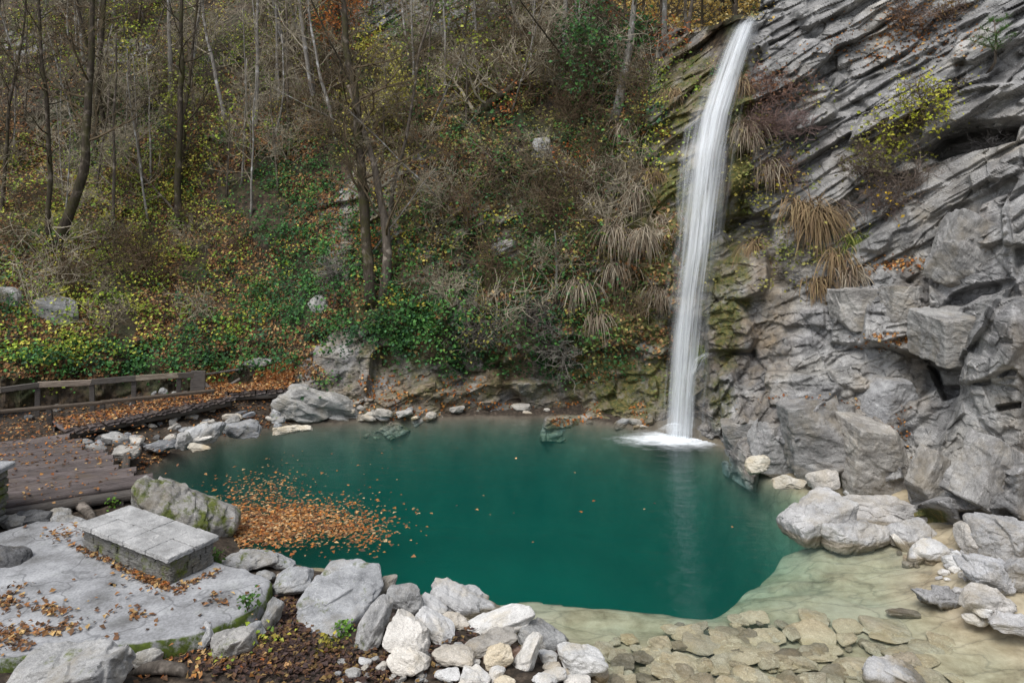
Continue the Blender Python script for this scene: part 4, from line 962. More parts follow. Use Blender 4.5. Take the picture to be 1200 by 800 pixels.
# ================================================================ LEAVES
def leaves(mb, pts, nrm_, size, cols, lift=0., jit=.6, g=rng):
    """pointed, slightly folded leaf blades lying about the given normals"""
    N = len(pts); pts = np.asarray(pts); n = np.asarray(nrm_)+g.normal(size=(N, 3))*jit; n /= np.linalg.norm(n, axis=1, keepdims=True)
    t = np.cross(n, g.normal(size=(N, 3))); t /= np.linalg.norm(t, axis=1, keepdims=True)+1e-9; b = np.cross(n, t)
    size = np.broadcast_to(size, (N,))*g.uniform(.6, 1.35, N); s = size[:, None]; w = g.uniform(.28, .48, N)[:, None]*s
    fold = g.uniform(.05, .28, N)[:, None]*s; c = pts+np.asarray(nrm_)*lift+n*s*.15
    V = np.stack([c-t*s*.5, c+b*w+n*fold-t*s*.06, c+t*s*.5, c-b*w+n*fold-t*s*.06], 1).reshape(-1, 3)
    i = np.arange(N)[:, None]*4
    T = np.concatenate([i+np.array([[0, 1, 2]]), i+np.array([[0, 2, 3]])])
    mb.V.append(V); mb.F.append(T+mb.n); mb.n += len(V); mb.C.append(np.repeat(cols, 4, 0)); mb.U.append(np.zeros((len(V), 2)))
def pick(pal, N, g=rng, var=.25):
    pal = np.array(pal); c = pal[g.integers(0, len(pal), N)]; return np.clip(c*g.uniform(1-var, 1+var, (N, 1)), 0, 1)
BROWN = [(0.228, 0.114, 0.048), (0.134, 0.074, 0.04), (0.323, 0.181, 0.074), (0.087, 0.056, 0.038), (0.457, 0.309, 0.134), (0.161, 0.083, 0.045), (0.282, 0.128, 0.048)]
ORANGE = [(.36,.13,.03),(.28,.09,.025),(.42,.19,.05),(.22,.08,.03),(.33,.16,.06),(.50,.30,.14)]
YGREEN = [(0.345, 0.442, 0.055), (0.221, 0.317, 0.041), (0.469, 0.497, 0.083), (0.138, 0.221, 0.034), (0.524, 0.469, 0.083)]
IVY = [(0.041, 0.119, 0.03), (0.069, 0.183, 0.049), (0.03, 0.077, 0.03), (0.099, 0.239, 0.056), (0.056, 0.14, 0.063)]
GOLD = [(.88,.70,.26),(.85,.62,.20),(.90,.76,.40),(.75,.52,.15),(.60,.48,.18)]  # lightened gold: the upper valley's sunshine is put into the leaf colour
OLIVE = [(0.179, 0.209, 0.053), (0.269, 0.254, 0.075), (0.135, 0.164, 0.045), (0.329, 0.299, 0.09)]
def gauss(N, x, y, sx, sy): return rng.normal(x, sx, N), rng.normal(y, sy, N)
def onwall(x, y):
    ft = np.interp(x, pu, foot)-14; ok = (x > -195) & (x < 1375) & (y > -150) & (y < ft) & (y > np.interp(x, ru, rpy, left=-999, right=-999)+3)
    return x[ok], y[ok]
# dry litter lying on the slope
mb = MB()
for N, box_, pal, sz in [(44000, (-190, 400, 130, 445), BROWN, .105), (18000, (-190, 760, -20, 200), BROWN, .12), (8000, (380, 800, 150, 420), BROWN, .12), (520, (390, 570, 440, 492), ORANGE, .09), (500, (560, 760, 470, 500), ORANGE, .09), (2600, (240, 345, 425, 452), ORANGE, .11)]:
    x = rng.uniform(box_[0], box_[1], N); y = rng.uniform(box_[2], box_[3], N); x, y = onwall(x, y)
    d = fbm(np.stack([x/45, y/45, x*0], 1), 3, 55); k = d > -.35; x, y = x[k], y[k]
    p, n = surf(x, y); leaves(mb, p, n, sz, pick(pal, len(p)), .01, .45)
for x0, y0, sx, sy, N, sz in [(690,415,30,6,160,.08),(700,440,14,4,80,.08),(1045,400,22,4,120,.08),(1050,310,26,5,160,.09),(1052,500,6,22,70,.07),(1035,535,14,4,40,.07),(960,470,40,4,60,.07),(1065,40,40,14,240,.09),(1030,60,50,10,150,.09),(1165,625,8,3,20,.06),(760,330,20,8,120,.08)]:
    x, y = gauss(N, x0, y0, sx, sy); x, y = onwall(x, y); p, n = surf(x, y); leaves(mb, p, n, sz, pick(ORANGE+BROWN, len(p)), .02, .6)
tag(link('fallen_leaves', mb.mesh('fallen_leaves', M['litter'])), 'brown and orange fallen leaves covering the slope', 'leaves', None, 'stuff')
# yellow green seedlings and ground plants of the slope: leaf clumps on short stems
def clumps(name, spots, pal, per, rad, sz, label, mat='leaf', high=.35):
    mb = MB()
    for N, x0, y0, sx, sy in spots:
        x, y = gauss(N, x0, y0, sx, sy); x, y = onwall(x, y); p, n = surf(x, y); m = len(p)
        base_c = pick(pal, m, var=.35); r = rng.uniform(.5, 1.3, m)*rad
        q = np.repeat(p, per, 0); rr = np.repeat(r, per)[:, None]; up = np.repeat(n, per, 0)*.5+np.array([0, 0, .8])
        off = rng.normal(size=(m*per, 3))*np.array([.6, .6, .42])*rr; h = rng.uniform(.0, high, (m*per, 1))
        leaves(mb, q+off+up*h, np.tile([0, -.35, .9], (m*per, 1)), sz, np.clip(np.repeat(base_c, per, 0)*rng.uniform(.7, 1.35, (m*per, 1)), 0, 1), 0, .55)
    return tag(link(name, mb.mesh(name, M[mat])), label, 'undergrowth', None, 'stuff')
clumps('yellow_green_undergrowth', [(170,90,330,60,60),(120,190,300,70,50),(110,130,215,60,35),(70,190,215,35,30),(40,60,415,40,14),(40,260,360,60,40),(40,40,220,50,40),(50,220,120,90,45),(130,90,60,90,45),(110,330,70,90,40),(40,-60,200,60,80),(110,220,40,100,40),(70,500,60,80,50),(60,620,60,60,40),(40,780,130,20,60)], YGREEN, 24, .42, .10, 'yellow green seedlings scattered over the leaf covered slope')
clumps('ivy_ground_cover', [(130,370,300,45,60),(90,350,220,40,40),(70,440,320,50,40),(70,600,250,50,45),(70,520,330,50,40),(40,590,385,50,14),(60,690,110,40,45),(50,700,170,30,30),(70,290,380,50,30),(40,640,330,40,40),(50,470,380,30,20),(30,15,330,25,60),(35,120,150,40,30),(40,215,150,40,40),(70,480,60,60,50),(40,560,180,40,40),(40,60,425,60,10),(40,180,425,60,10),(26,280,425,40,8),(30,465,385,30,12),(30,640,425,40,14),(24,520,420,40,12),(20,710,380,20,40)], IVY, 40, .5, .11, 'dark green ivy spreading over the middle of the slope', high=.22)
clumps('olive_ground_cover', [(110,600,200,100,90),(90,520,40,120,40),(60,660,110,70,50),(70,250,60,110,50),(90,500,120,90,80),(70,690,250,50,70),(70,430,200,60,80),(60,300,100,90,70),(50,150,60,110,50),(40,720,350,40,50),(26,905,210,30,60),(20,890,140,14,50),(16,940,300,30,20)], OLIVE, 30, .45, .10, 'dull olive creepers and dry herbs on the bank')
clumps('yellow_leaf_sprays', [(14,440,125,18,22),(12,430,150,20,20),(12,500,150,50,20),(14,480,230,40,60),(14,460,300,40,60),(10,215,190,14,20),(8,550,360,40,40),(6,690,300,40,60),(6,690,220,20,20),(6,900,230,20,10)], [(.42,.36,.05),(.50,.42,.10),(.35,.32,.06)], 30, .5, .10, 'pale yellow leaf sprays among the bare branches', high=.7)
clumps('orange_leaf_sprays', [(10,400,40,16,24),(6,410,75,14,10),(4,597,135,10,8),(4,668,205,10,4),(4,432,285,8,14),(3,755,42,10,5),(12,730,25,30,12),(10,640,0,60,20),(8,785,60,14,14)], [(.45,.15,.04),(.38,.11,.03)], 22, .5, .11, 'orange autumn leaf sprays on the upper slope', high=.8)
# golden litter and foliage of the sunny valley behind the lip
mb = MB(); N = 30000; i, j = rng.uniform(2, 87, N), rng.uniform(1, 58, N)
p = UV_G[i.astype(int), j.astype(int)]+rng.normal(size=(N, 3))*[.3, .3, .03]; leaves(mb, p, np.tile([0, 0, 1.], (N, 1)), np.interp(j, [0, 20, 58], [.10, .18, .26]), pick(GOLD, N), rng.uniform(0, .5, (N, 1))**2, .8)
tag(link('golden_litter', mb.mesh('golden_litter', M['leaf'])), 'golden leaves on the valley floor above the waterfall', 'leaves', None, 'stuff')
# leaves floating on the pool
mb = MB()
for N, x0, y0, sx, sy in [(4200,300,618,40,11),(700,285,610,24,8),(1700,365,606,42,12),(260,350,600,14,3),(220,395,618,16,3),(420,420,622,24,10),(500,300,578,28,12),(70,330,552,30,8),(40,380,575,60,25),(120,275,632,12,7),(26,560,600,130,50)]:
    x, y = gauss(N, x0, y0, sx, sy); q = np.array([onz(a, b, .006)[:2] for a, b in zip(x, y)]); k = (poly_sd(shore, q[:, 0], q[:, 1]) > .02) & (y < 660); q = q[k]
    leaves(mb, np.c_[q, rng.choice([.006, .006, -.03], len(q))], np.tile([0, 0, 1.], (len(q), 1)), rng.choice([.045, .065, .09], len(q)), pick(ORANGE+BROWN[:4]+[(.40,.28,.15)], len(q), var=.4), 0, .10)
tag(link('floating_leaves', mb.mesh('floating_leaves', M['litter'])), 'raft of orange brown leaves floating on the green pool', 'leaves', None, 'stuff')
# leaves on terrace, deck, walkways, soil and shore
mb = MB()
def flat(N, x0, y0, sx, sy, z, pal, sz, lift=.01, clip=None):
    x, y = gauss(N, x0, y0, sx, sy)
    if z is None:
        q = np.array([onz(a, b, .35) for a, b in zip(x, y)]); q[:, 2] = ground(q[:, 0], q[:, 1])+.01; q = q[q[:, 2] > .03]
    else: q = np.array([onz(a, b, z) for a, b in zip(x, y)])
    leaves(mb, q, np.tile([0, 0, 1.], (len(q), 1)), sz, pick(pal, len(q)), lift, .35)
def line(N, a, b, w_, z, pal, sz):
    t = rng.random(N); x = a[0]+(b[0]-a[0])*t+rng.normal(0, w_, N); y = a[1]+(b[1]-a[1])*t+rng.normal(0, w_*.45, N)
    q = np.array([onz(u, v, z) for u, v in zip(x, y)]); leaves(mb, q, np.tile([0, 0, 1.], (N, 1)), sz, pick(pal, N), .012, .4)
line(260, (88,640), (196,690), 4, Tz, BROWN, .07); line(60, (205,690), (262,668), 4, Tz, BROWN, .07); line(150, (150,672), (215,694), 7, Tz, BROWN+ORANGE, .07)
for s_ in [(130,12,748,14,9),(70,8,708,8,6),(60,60,715,10,4),(40,50,740,12,4),(30,80,733,9,4),(24,160,720,10,4),(30,255,705,12,4),(90,120,715,80,28),(16,20,690,14,8),(60,75,625,14,5)]:
    flat(*s_, Tz, BROWN, .075, .02)
flat(650, 60, 520, 60, 22, Dz+.005, BROWN+ORANGE[:3], .07); flat(90, 40, 575, 60, 8, Dz+.01, BROWN, .06)
for (a, b, n) in (wa, wb):
    N = 1500; t, u = rng.random(N), rng.uniform(.05, 1.25, N); q = a+(b-a)*t[:, None]+n*u[:, None]+[0, 0, .03]; leaves(mb, q, np.tile([0, 0, 1.], (N, 1)), .085, pick(BROWN+ORANGE, N), .0, .4)
DARKL = [(.06,.036,.028),(.09,.05,.035),(.045,.03,.028),(.14,.075,.04),(.20,.13,.05),(.07,.045,.04)]
for s_ in [(900,300,772,40,16),(700,420,785,40,14),(300,345,745,10,20),(160,338,712,6,16),(300,200,775,60,12),(90,505,745,30,16),(120,500,770,40,18),(70,590,760,50,18),(700,290,492,35,9),(300,320,478,18,10),(300,150,520,50,14),(900,120,482,90,8),(600,40,500,60,12),(240,185,530,18,5)]:
    flat(*s_, None, DARKL if s_[1] > 250 and s_[2] > 600 else ORANGE+BROWN, .075, .02)
tag(link('ground_leaves', mb.mesh('ground_leaves', M['litter'])), 'dry brown leaves strewn over terrace, boardwalk and shore', 'leaves', None, 'stuff')

# ================================================================ WOODY PLANTS
M['bark_dark'] = mat_bark('dark_mossy_bark', (.022, .018, .014), (.085, .068, .052), .6)
M['bark_grey'] = mat_bark('pale_grey_bark', (.11, .10, .09), (.30, .28, .25))
M['bark_mid'] = mat_bark('brown_bark', (.045, .037, .03), (.15, .125, .10), .25)
def branch(mb, p, d, L, r, lev, g, c, tips, spread=.75, kids=(5, 4, 0), up=.12):
    n = 5 if lev < 2 else 4; pts = [np.array(p, float)]; d = np.array(d, float)
    for i in range(n):
        d = d+np.array([g.gauss(0, .20), g.gauss(0, .20), g.gauss(up, .13)]); d /= np.linalg.norm(d); pts.append(pts[-1]+d*L/n)
    pts = np.array(pts); tube(mb, pts, np.linspace(r, max(r*.35, .005), n+1), 4 if lev < 1 else 3, c)
    if lev >= len(kids) or kids[lev] == 0: tips.append(pts[-1]); return
    for k in range(kids[lev]):
        t = g.uniform(.25, 1.0); q = t*n; i = min(int(q), n-1); b = pts[i]+(pts[i+1]-pts[i])*(q-i); a = pts[min(i+1, n)]-pts[i]; a /= np.linalg.norm(a)
        e = np.array([g.gauss(0, 1), g.gauss(0, 1), g.gauss(0, .7)]); e -= a*(e@a); e /= np.linalg.norm(e)+1e-9
        branch(mb, b, a*(1-spread*.5)+e*spread, L*g.uniform(.38, .62), max(r*.42, .006), lev+1, g, c, tips, spread, kids, up)
def make_tree(name, base, trunk, r0, seed, bark, twig, label, group=None, nb=12, kids=(5, 4, 0), bl=2.0, leaf=None, nleaf=0, lsz=.12, start=.3, r1=.35):
    """trunk: list of points relative to the base"""
    g = random.Random(seed); t = empty(name, base, label, 'tree', group)
    tr = np.array(trunk, float); s = np.r_[0, np.cumsum(np.linalg.norm(np.diff(tr, axis=0), axis=1))]; m = max(8, int(s[-1]/.5)); q = np.linspace(0, s[-1], m)
    pts = np.stack([np.interp(q, s, tr[:, k]) for k in range(3)], 1)
    pts[1:-1] += np.stack([[g.gauss(0, .035), g.gauss(0, .035), 0] for _ in range(m-2)])
    k3 = np.array([.25, .5, .25])
    for k in range(3): pts[1:-1, k] = np.convolve(pts[:, k], k3, 'valid')
    rad = r0*(1-(1-r1)*q/s[-1])*(1+.5*np.exp(-q/.35))*np.array([g.uniform(.93, 1.08) for _ in range(m)])
    mb = MB(); tube(mb, pts, rad, 9); link('trunk', mb.mesh('trunk', bark, True), t)
    mb = MB(); tips = []
    for k in range(nb):
        f = start+(1-start)*(k+.5)/nb; i = min(int(f*(m-1)), m-2); a = g.uniform(0, 6.28); el = g.uniform(.1, .9)
        branch(mb, pts[i], (math.cos(a), math.sin(a), el), bl*(1.15-f*.6)*g.uniform(.6, 1.2), max(rad[i]*.36, .012), 0, g, twig, tips, kids=kids)
    if leaf is not None and tips:
        tp_ = np.array(tips); gg = np.random.default_rng(seed); idx = gg.integers(0, len(tp_), nleaf)
        leaves(mb, tp_[idx]+gg.normal(size=(nleaf, 3))*.22, np.tile([0, -.3, .9], (nleaf, 1)), lsz, pick(leaf, nleaf, gg), 0, .8, gg)
    link('crown', mb.mesh('crown', M['leaf'] if leaf is not None else M['twig']), t); return t
def clone(src, loc, rz, sc_, label=None, group=None, tilt=(0, 0)):
    c = src.copy(); COL.objects.link(c); c.location = [float(v) for v in loc]; c.rotation_euler = (tilt[0], tilt[1], rz); c.scale = (sc_,)*3
    if label: c['label'] = label
    if group: c['group'] = group
    for ch in list(src.children):
        d = ch.copy(); COL.objects.link(d); d.parent = c
    return c
DK, MD, PL, LI = (.05, .04, .027), (.105, .08, .05), (.32, .28, .21), (.25, .215, .155)
def ptree(name, path, r0, bark, twig, label, lean=.0, **kw):
    x, y = path[0]; p, n = surf(np.array([float(x)]), np.array([float(y)])); b = p[0]+np.array([0, .05, -.25]); Y = p[0][1]
    tr = [np.zeros(3)]+[P(a, c, Y-lean*(k+1))-b for k, (a, c) in enumerate(path[1:])]
    return make_tree(name, b, tr, r0, int(x*7+y), bark, twig, label, **kw)
bd, bgr, bm_ = M['bark_dark'], M['bark_grey'], M['bark_mid']
ptree('bare_tree', [(62,292),(88,235),(101,190),(104,110),(108,-60)], .19, bd, MD, 'dark mossy tree with a curved foot on the left slope, thickest trunk of the wood', nb=16, bl=3.2, start=.35)
ptree('bare_tree', [(108,180),(112,130),(118,60),(126,-50)], .16, bd, MD, 'dark trunk rising close beside the thickest tree at the left', nb=9, bl=2.6, start=.4)
ptree('bare_tree', [(55,290),(58,205),(58,140),(47,40),(44,-50)], .10, bd, DK, 'thin black tree left of the thickest trunk with a long level branch', nb=14, bl=2.6, start=.3)
ptree('bare_tree', [(2,250),(10,120),(28,40),(30,-40)], .08, bd, DK, 'slender dark tree at the left edge of the wood', nb=11, bl=2.4)
ptree('bare_tree', [(206,265),(209,190),(213,90),(212,-50)], .15, bd, DK, 'straight dark tree standing alone right of the thickest trunk', nb=14, bl=2.6, start=.3)
ptree('pale_tree', [(201,120),(199,60),(197,-60)], .13, bgr, PL, 'pale grey trunk just behind the straight dark tree', nb=8, bl=2)
ptree('pale_tree', [(298,150),(302,80),(301,-60)], .11, bgr, PL, 'tall straight pale trunk in the upper left wood', nb=9, bl=2, start=.5)
ptree('pale_tree', [(265,140),(250,75),(238,10),(236,-60)], .10, bgr, PL, 'pale tree leaning left between two straight trunks of the upper slope', nb=10, bl=2.2)
ptree('pale_tree', [(396,165),(376,90),(362,20),(358,-50)], .08, bgr, PL, 'slender pale tree leaning left beside the orange leaves', nb=10, bl=2.2)
ptree('pale_tree', [(318,165),(334,120),(330,40)], .06, bgr, PL, 'short pale leaning stem in the upper left wood', nb=9, bl=1.8)
ptree('mossy_tree', [(436,352),(431,290),(424,200),(418,120),(405,40),(396,-50)], .20, bd, MD, 'mossy brown tree, left stem of the pair above the far bank', nb=18, bl=2.8, start=.3)
ptree('mossy_tree', [(450,350),(455,300),(446,230),(432,170),(408,100)], .17, bm_, MD, 'crooked tree, right stem of the pair above the far bank', nb=14, bl=2.4, start=.35)
ptree('mossy_tree', [(446,300),(462,220),(480,140),(492,60),(520,-30)], .08, bm_, MD, 'thin stem arching right out of the pair of mossy trees', nb=12, bl=2.2)
ptree('pale_tree', [(484,98),(483,40),(482,-60)], .06, M['bark_grey'], PL, 'thin white stem before the grey crag at the top', nb=6, bl=1.4, start=.5)
ptree('pale_tree', [(521,112),(521,50),(520,-50)], .06, M['bark_grey'], PL, 'second thin white stem right of the grey crag', nb=6, bl=1.4, start=.5)
ptree('fallen_tree', [(562,128),(575,118),(592,108),(612,96),(628,82),(637,66),(640,45)], .17, bd, PL, 'dark fallen trunk reaching up to the right across the upper bank', nb=16, bl=2.0, start=.1, lean=.12)
ptree('ivy_tree', [(722,135),(730,95),(738,60),(750,-50)], .17, bgr, MD, 'pale leaning trunk with green ivy below the lip of the valley', nb=8, bl=2, leaf=IVY, nleaf=1300, start=.35)
ptree('pale_tree', [(663,88),(663,30),(661,-60)], .15, bgr, PL, 'stout pale trunk at the top of the middle bank', nb=9, bl=2, start=.4)
ptree('pale_tree', [(677,126),(679,60),(680,-40)], .05, bgr, PL, 'very thin pale stem right of the stout pale trunk', nb=7, bl=1.5)
ptree('bare_tree', [(698,150),(708,110),(715,70),(713,30)], .06, bd, DK, 'small dark crooked tree on the bank left of the ivy trunk', nb=9, bl=1.6)
ptree('bare_tree', [(806,44),(808,20),(814,-40)], .09, bm_, MD, 'tree with exposed pale roots on the lip left of the waterfall', nb=9, bl=2.2, start=.4)
ptree('bare_tree', [(705,38),(703,10),(705,-50)], .14, bd, DK, 'dark trunk on the lip left of the golden valley', nb=8, bl=2)
ptree('shrubby_tree', [(655,345),(652,300),(650,270)], .05, bgr, PL, 'dead pale sapling hanging over the far bank', nb=12, bl=1.2, start=.1)
# golden trees of the valley behind the lip
for k, (u, v, hh) in enumerate([(36,12,6),(42,7,7),(50,9,8),(56,5,6.5),(62,14,8),(68,6,7),(74,12,8),(48,20,9),(64,24,9)]):
    b = UV_G[u, v]; tr = [(0, 0, -.2), (.1*R.uniform(-1, 1), 0, hh*.5), (.4*R.uniform(-1, 1), 0, hh)]
    if k < 4: proto = make_tree('golden_tree', b, tr, [.07, .10, .08, .06][k], 900+k, [bd, bm_, bgr, bd][k], DK, 'golden leaved tree in the sunny valley above the waterfall', 'golden trees above the waterfall', nb=14, bl=2.4, leaf=GOLD, nleaf=900, lsz=.2, start=.25); globals().setdefault('GT', []).append(proto)
    else: clone(GT[k % 4], b-np.array([0, 0, .1]), R.uniform(0, 6), R.uniform(.8, 1.3))
def at_wall(x, y, o=0.): p, n = surf(np.array([float(x)]), np.array([float(y)])); return p[0]+n[0]*o
# thin bare trees of the wood: eight kinds, copied
TP = []
spots = []
while len(spots) < 150:
    x, y = R.uniform(-150, 790), R.uniform(-60, 300)
    if y > 60+ (230 if x < 420 else 60)*R.random()**.8: continue
    if x > 640 and y < np.interp(x, ru, rpy)+8: continue
    spots.append((x, y))
for k, (x, y) in enumerate(spots):
    p, n = surf(np.array([x]), np.array([y])); b = p[0]+np.array([0, 0, -.15])
    if k < 10:
        hh = [7, 9, 6, 8, 5, 10, 4.5, 7, 6, 3.5][k]; ln = R.uniform(-.22, .22)
        bk, tw = [(bgr, PL), (bd, MD), (bgr, LI), (bm_, LI), (bgr, PL)][k % 5]
        TP.append(make_tree('thin_bare_tree', b, [(0, 0, 0), (ln*hh*.5, -.1, hh*.5), (ln*hh, -.3, hh)], [.06, .09, .05, .07, .045, .10, .04, .06, .05, .035][k], 400+k, bk, tw, 'thin leafless tree in the wood on the upper slope', 'thin leafless trees of the slope', nb=13, bl=1.9, kids=(5, 3, 0), start=.25))
    else: clone(TP[k % 10], b, R.uniform(0, 6.28), R.uniform(.6, 1.15), tilt=(R.gauss(0, .06), R.gauss(0, .12)))
for k in range(34):
    x, y = R.uniform(-60, 700), R.uniform(20, 300)
    if x > 640 and y < 60: continue
    clone(TP[k % 10], at_wall(x, y), R.uniform(0, 6.28), R.uniform(.4, .75), 'leafless stem leaning steeply through the undergrowth of the slope', 'leaning leafless stems of the slope', tilt=(R.gauss(0, .3), R.choice([-1, 1])*R.uniform(.55, 1.1)))
# small leafy trees and saplings
for x, y, hh, pal, nl, lb in [(398,110,6,[(.42,.15,.04),(.36,.11,.03),(.5,.22,.06)],1500,'small tree with bright orange leaves at the top of the slope'),(447,190,4.5,[(.42,.38,.06),(.34,.33,.06),(.5,.45,.12)],1000,'pale yellow leaved small tree behind the pair of mossy trees'),
  (150,150,6,YGREEN,420,'thin yellow green tree right of the thickest trunk'),(30,140,6,YGREEN,420,'thin yellow green tree at the upper left'),(215,205,4,[(.33,.36,.07),(.28,.32,.05)],420,'pale green leafy sapling on the left slope below the straight dark tree'),(265,230,4,YGREEN,300,'yellow green sapling in the middle of the left slope'),
  (500,110,6,[(.10,.17,.04),(.15,.22,.05)],600,'light green leafy tree before the grey crag'),(545,150,4,OLIVE+YGREEN,300,'olive leaved sapling left of the fallen dark trunk'),(690,150,3.5,IVY,900,'dark evergreen bush on the bank below the ivy trunk'),(670,130,3,IVY,700,'smaller dark evergreen bush left of the larger one'),(90,60,7,YGREEN+GOLD[4:],420,'tall yellowing tree behind the thickest trunk'),(330,100,6,OLIVE+YGREEN,300,'thin olive leaved tree among the pale stems'),(600,70,5,OLIVE,260,'thin olive leaved tree above the fallen dark trunk')]:
    p, n = surf(np.array([float(x)]), np.array([float(y)])); make_tree('leafy_sapling', p[0]+[0, 0, -.15], [(0, 0, 0), (.15, -.1, hh*.5), (.3*R.uniform(-1, 1), -.3, hh)], .045, int(x*5+y), bm_, MD, lb, None, 12, (5, 3, 0), 1.6, pal, nl, .12, .25)
# bare shrubs
def make_shrub(name, loc, seed, col, label, group=None, n=16, L=1.4, kids=(5, 4, 0), leaf=None, nleaf=0, lsz=.09, out=(0, 0, 1), droop=.06, cat='shrub', spread=.9):
    g = random.Random(seed); mb = MB(); tips = []; t = empty(name, loc, label, cat, group)
    for k in range(n):
        d = np.array(out)+np.array([g.gauss(0, .5), g.gauss(0, .5), g.gauss(0, .3)]); d /= np.linalg.norm(d)
        branch(mb, (g.gauss(0, .1), g.gauss(0, .1), -.05), d, L*g.uniform(.6, 1.15), .014, 0, g, np.array(col)*g.uniform(.7, 1.3), tips, spread, kids, droop)
    link('branches', mb.mesh('branches', M['twig']), t)
    if leaf is not None:
        gg = np.random.default_rng(seed); tp_ = np.array(tips); idx = gg.integers(0, len(tp_), nleaf); mb = MB()
        leaves(mb, tp_[idx]+gg.normal(size=(nleaf, 3))*.12, np.tile([0, -.5, .8], (nleaf, 1)), lsz, pick(leaf, nleaf, gg), 0, .7, gg); link('foliage', mb.mesh('foliage', M['leaf']), t)
    return t
SH = []
zone = [(22,440,110,60,50),(30,560,60,80,45),(20,640,60,50,40),(14,510,250,60,50),(16,640,300,50,60),(14,200,290,110,70),(6,60,330,60,60),(10,300,100,70,50),(5,200,120,60,60),(5,60,140,50,60),(12,720,150,40,60),(8,700,260,40,50)]
q = [(R.gauss(a, c), R.gauss(b, d)) for n_, a, b, c, d in zone for _ in range(n_)]
q = [(x, y) for x, y in q if -150 < x < 790 and -60 < y < np.interp(x, pu, foot)-70 and y > np.interp(x, ru, rpy, left=-999)+8]
for k, (x, y) in enumerate(q):
    if k < 8: SH.append(make_shrub('bare_shrub', at_wall(x, y), 500+k, [PL, LI, MD, (.12, .085, .055)][k % 4], 'leafless twiggy shrub on the overgrown bank', 'leafless shrubs of the bank', n=14, L=[1.5, 1.1, 1.8, 1.3][k % 4], kids=(5, 4, 0)))
    else: clone(SH[k % 8], at_wall(x, y), R.uniform(0, 6.28), R.uniform(.6, 1.25), tilt=(R.gauss(.25, .2), R.gauss(0, .25)))
OUT = (-.25, -.8, .35)
for x, y, L, n_, col, leaf, nl, lb in [
 (905,115,1.1,26,(.17,.11,.09),[(.22,.11,.06),(.16,.09,.06)],500,'brown twiggy bush with russet leaves right of the upper waterfall'),
 (895,160,1.0,26,(.15,.10,.085),None,0,'dense brown leafless bush halfway up right of the waterfall'),
 (930,150,.9,20,(.17,.12,.11),None,0,'greyish brown leafless bush on the bare cliff, right of the dense brown one'),
 (905,210,1.0,24,(.15,.10,.085),[(.25,.16,.05)],160,'brown bush below the two leafless ones beside the fall'),
 (1066,150,1.0,16,(.12,.09,.06),[(.40,.42,.04),(.32,.36,.03),(.50,.46,.06)],560,'bright yellow green bush growing beside the dark hollow in the cliff'),
 (1040,178,.9,16,(.12,.09,.06),[(.34,.34,.05),(.26,.28,.04)],300,'yellowish bush hanging down the cliff left of the bright one'),
 (1085,118,.7,10,(.12,.09,.06),[(.42,.42,.05)],150,'small yellow green tuft above the dark hollow'),
 (1015,205,.9,20,(.13,.10,.08),[(.14,.13,.05)],160,'dull olive bush under the yellowish one on the cliff'),
 (1050,225,.9,22,(.14,.11,.09),None,0,'grey leafless bush below the yellow green bushes'),
 (1030,245,.8,18,(.13,.10,.09),[(.50,.33,.03)],70,'leafless bush with a few golden leaves under the dark hollow'),
 (1160,165,.8,14,(.26,.24,.23),None,0,'pale silvery dead bush at the right of the dark hollow'),
 (1060,30,.9,16,(.14,.10,.08),[(.26,.13,.05),(.2,.1,.04)],240,'russet bush at the top of the cliff'),
 (1110,20,.7,14,(.14,.10,.08),[(.22,.14,.05)],140,'small russet bush at the top right of the cliff'),
 (660,410,1.0,26,(.22,.20,.17),None,0,'pale straw coloured shrub hanging over the far bank'),
 (640,375,1.1,24,(.13,.11,.10),None,0,'dark leafless shrub above the hollow in the far bank'),
 (570,390,1.1,24,(.15,.13,.11),[(.25,.24,.05)],200,'bare shrub with yellowish leaves above the far bank'),
 (395,320,1.0,18,(.2,.18,.16),None,0,'pale bare shrub beside the twin mossy trees'),
 ]: make_shrub('cliff_bush', at_wall(x, y, -.05), int(x*3+y), col, lb, None, n_, L, (5, 4, 0), leaf, nl, .10, OUT, .02)
# small pine growing from the cliff
t = empty('pine_sapling', at_wall(1160, 92, -.1), 'small green pine growing out of the cliff at the upper right', 'tree'); g = random.Random(8)
mb = MB(); tube(mb, [(0, 0, 0), (.0, -.3, .25), (-.05, -.4, .8), (-.1, -.4, 1.3)], [.045, .035, .025, .012], 6); link('trunk', mb.mesh('trunk', bm_, True), t)
mb = MB(); 
for k in range(16):
    a = g.uniform(0, 6.28); f = g.uniform(.2, 1); o = np.array([-.08*f, -.38, .2+1.1*f]); e = o+np.array([math.cos(a), math.sin(a), .5])*g.uniform(.3, .55)*(1.2-.6*f)
    tube(mb, [o, (o+e)/2, e], [.012, .009, .006], 4, (.08, .06, .04))
    for _ in range(46):
        s0 = o+(e-o)*g.uniform(.35, 1.05); d = np.array([g.gauss(0, 1), g.gauss(0, 1), g.gauss(.5, .8)]); d /= np.linalg.norm(d); w_ = np.cross(d, [.3, .2, .9])*.008
        mb.add([s0-w_, s0+w_, s0+d*.17], [[0, 1, 2]], np.array([.10, .20, .05])*g.uniform(.6, 1.4))
link('needles', mb.mesh('needles', M['leaf']), t)
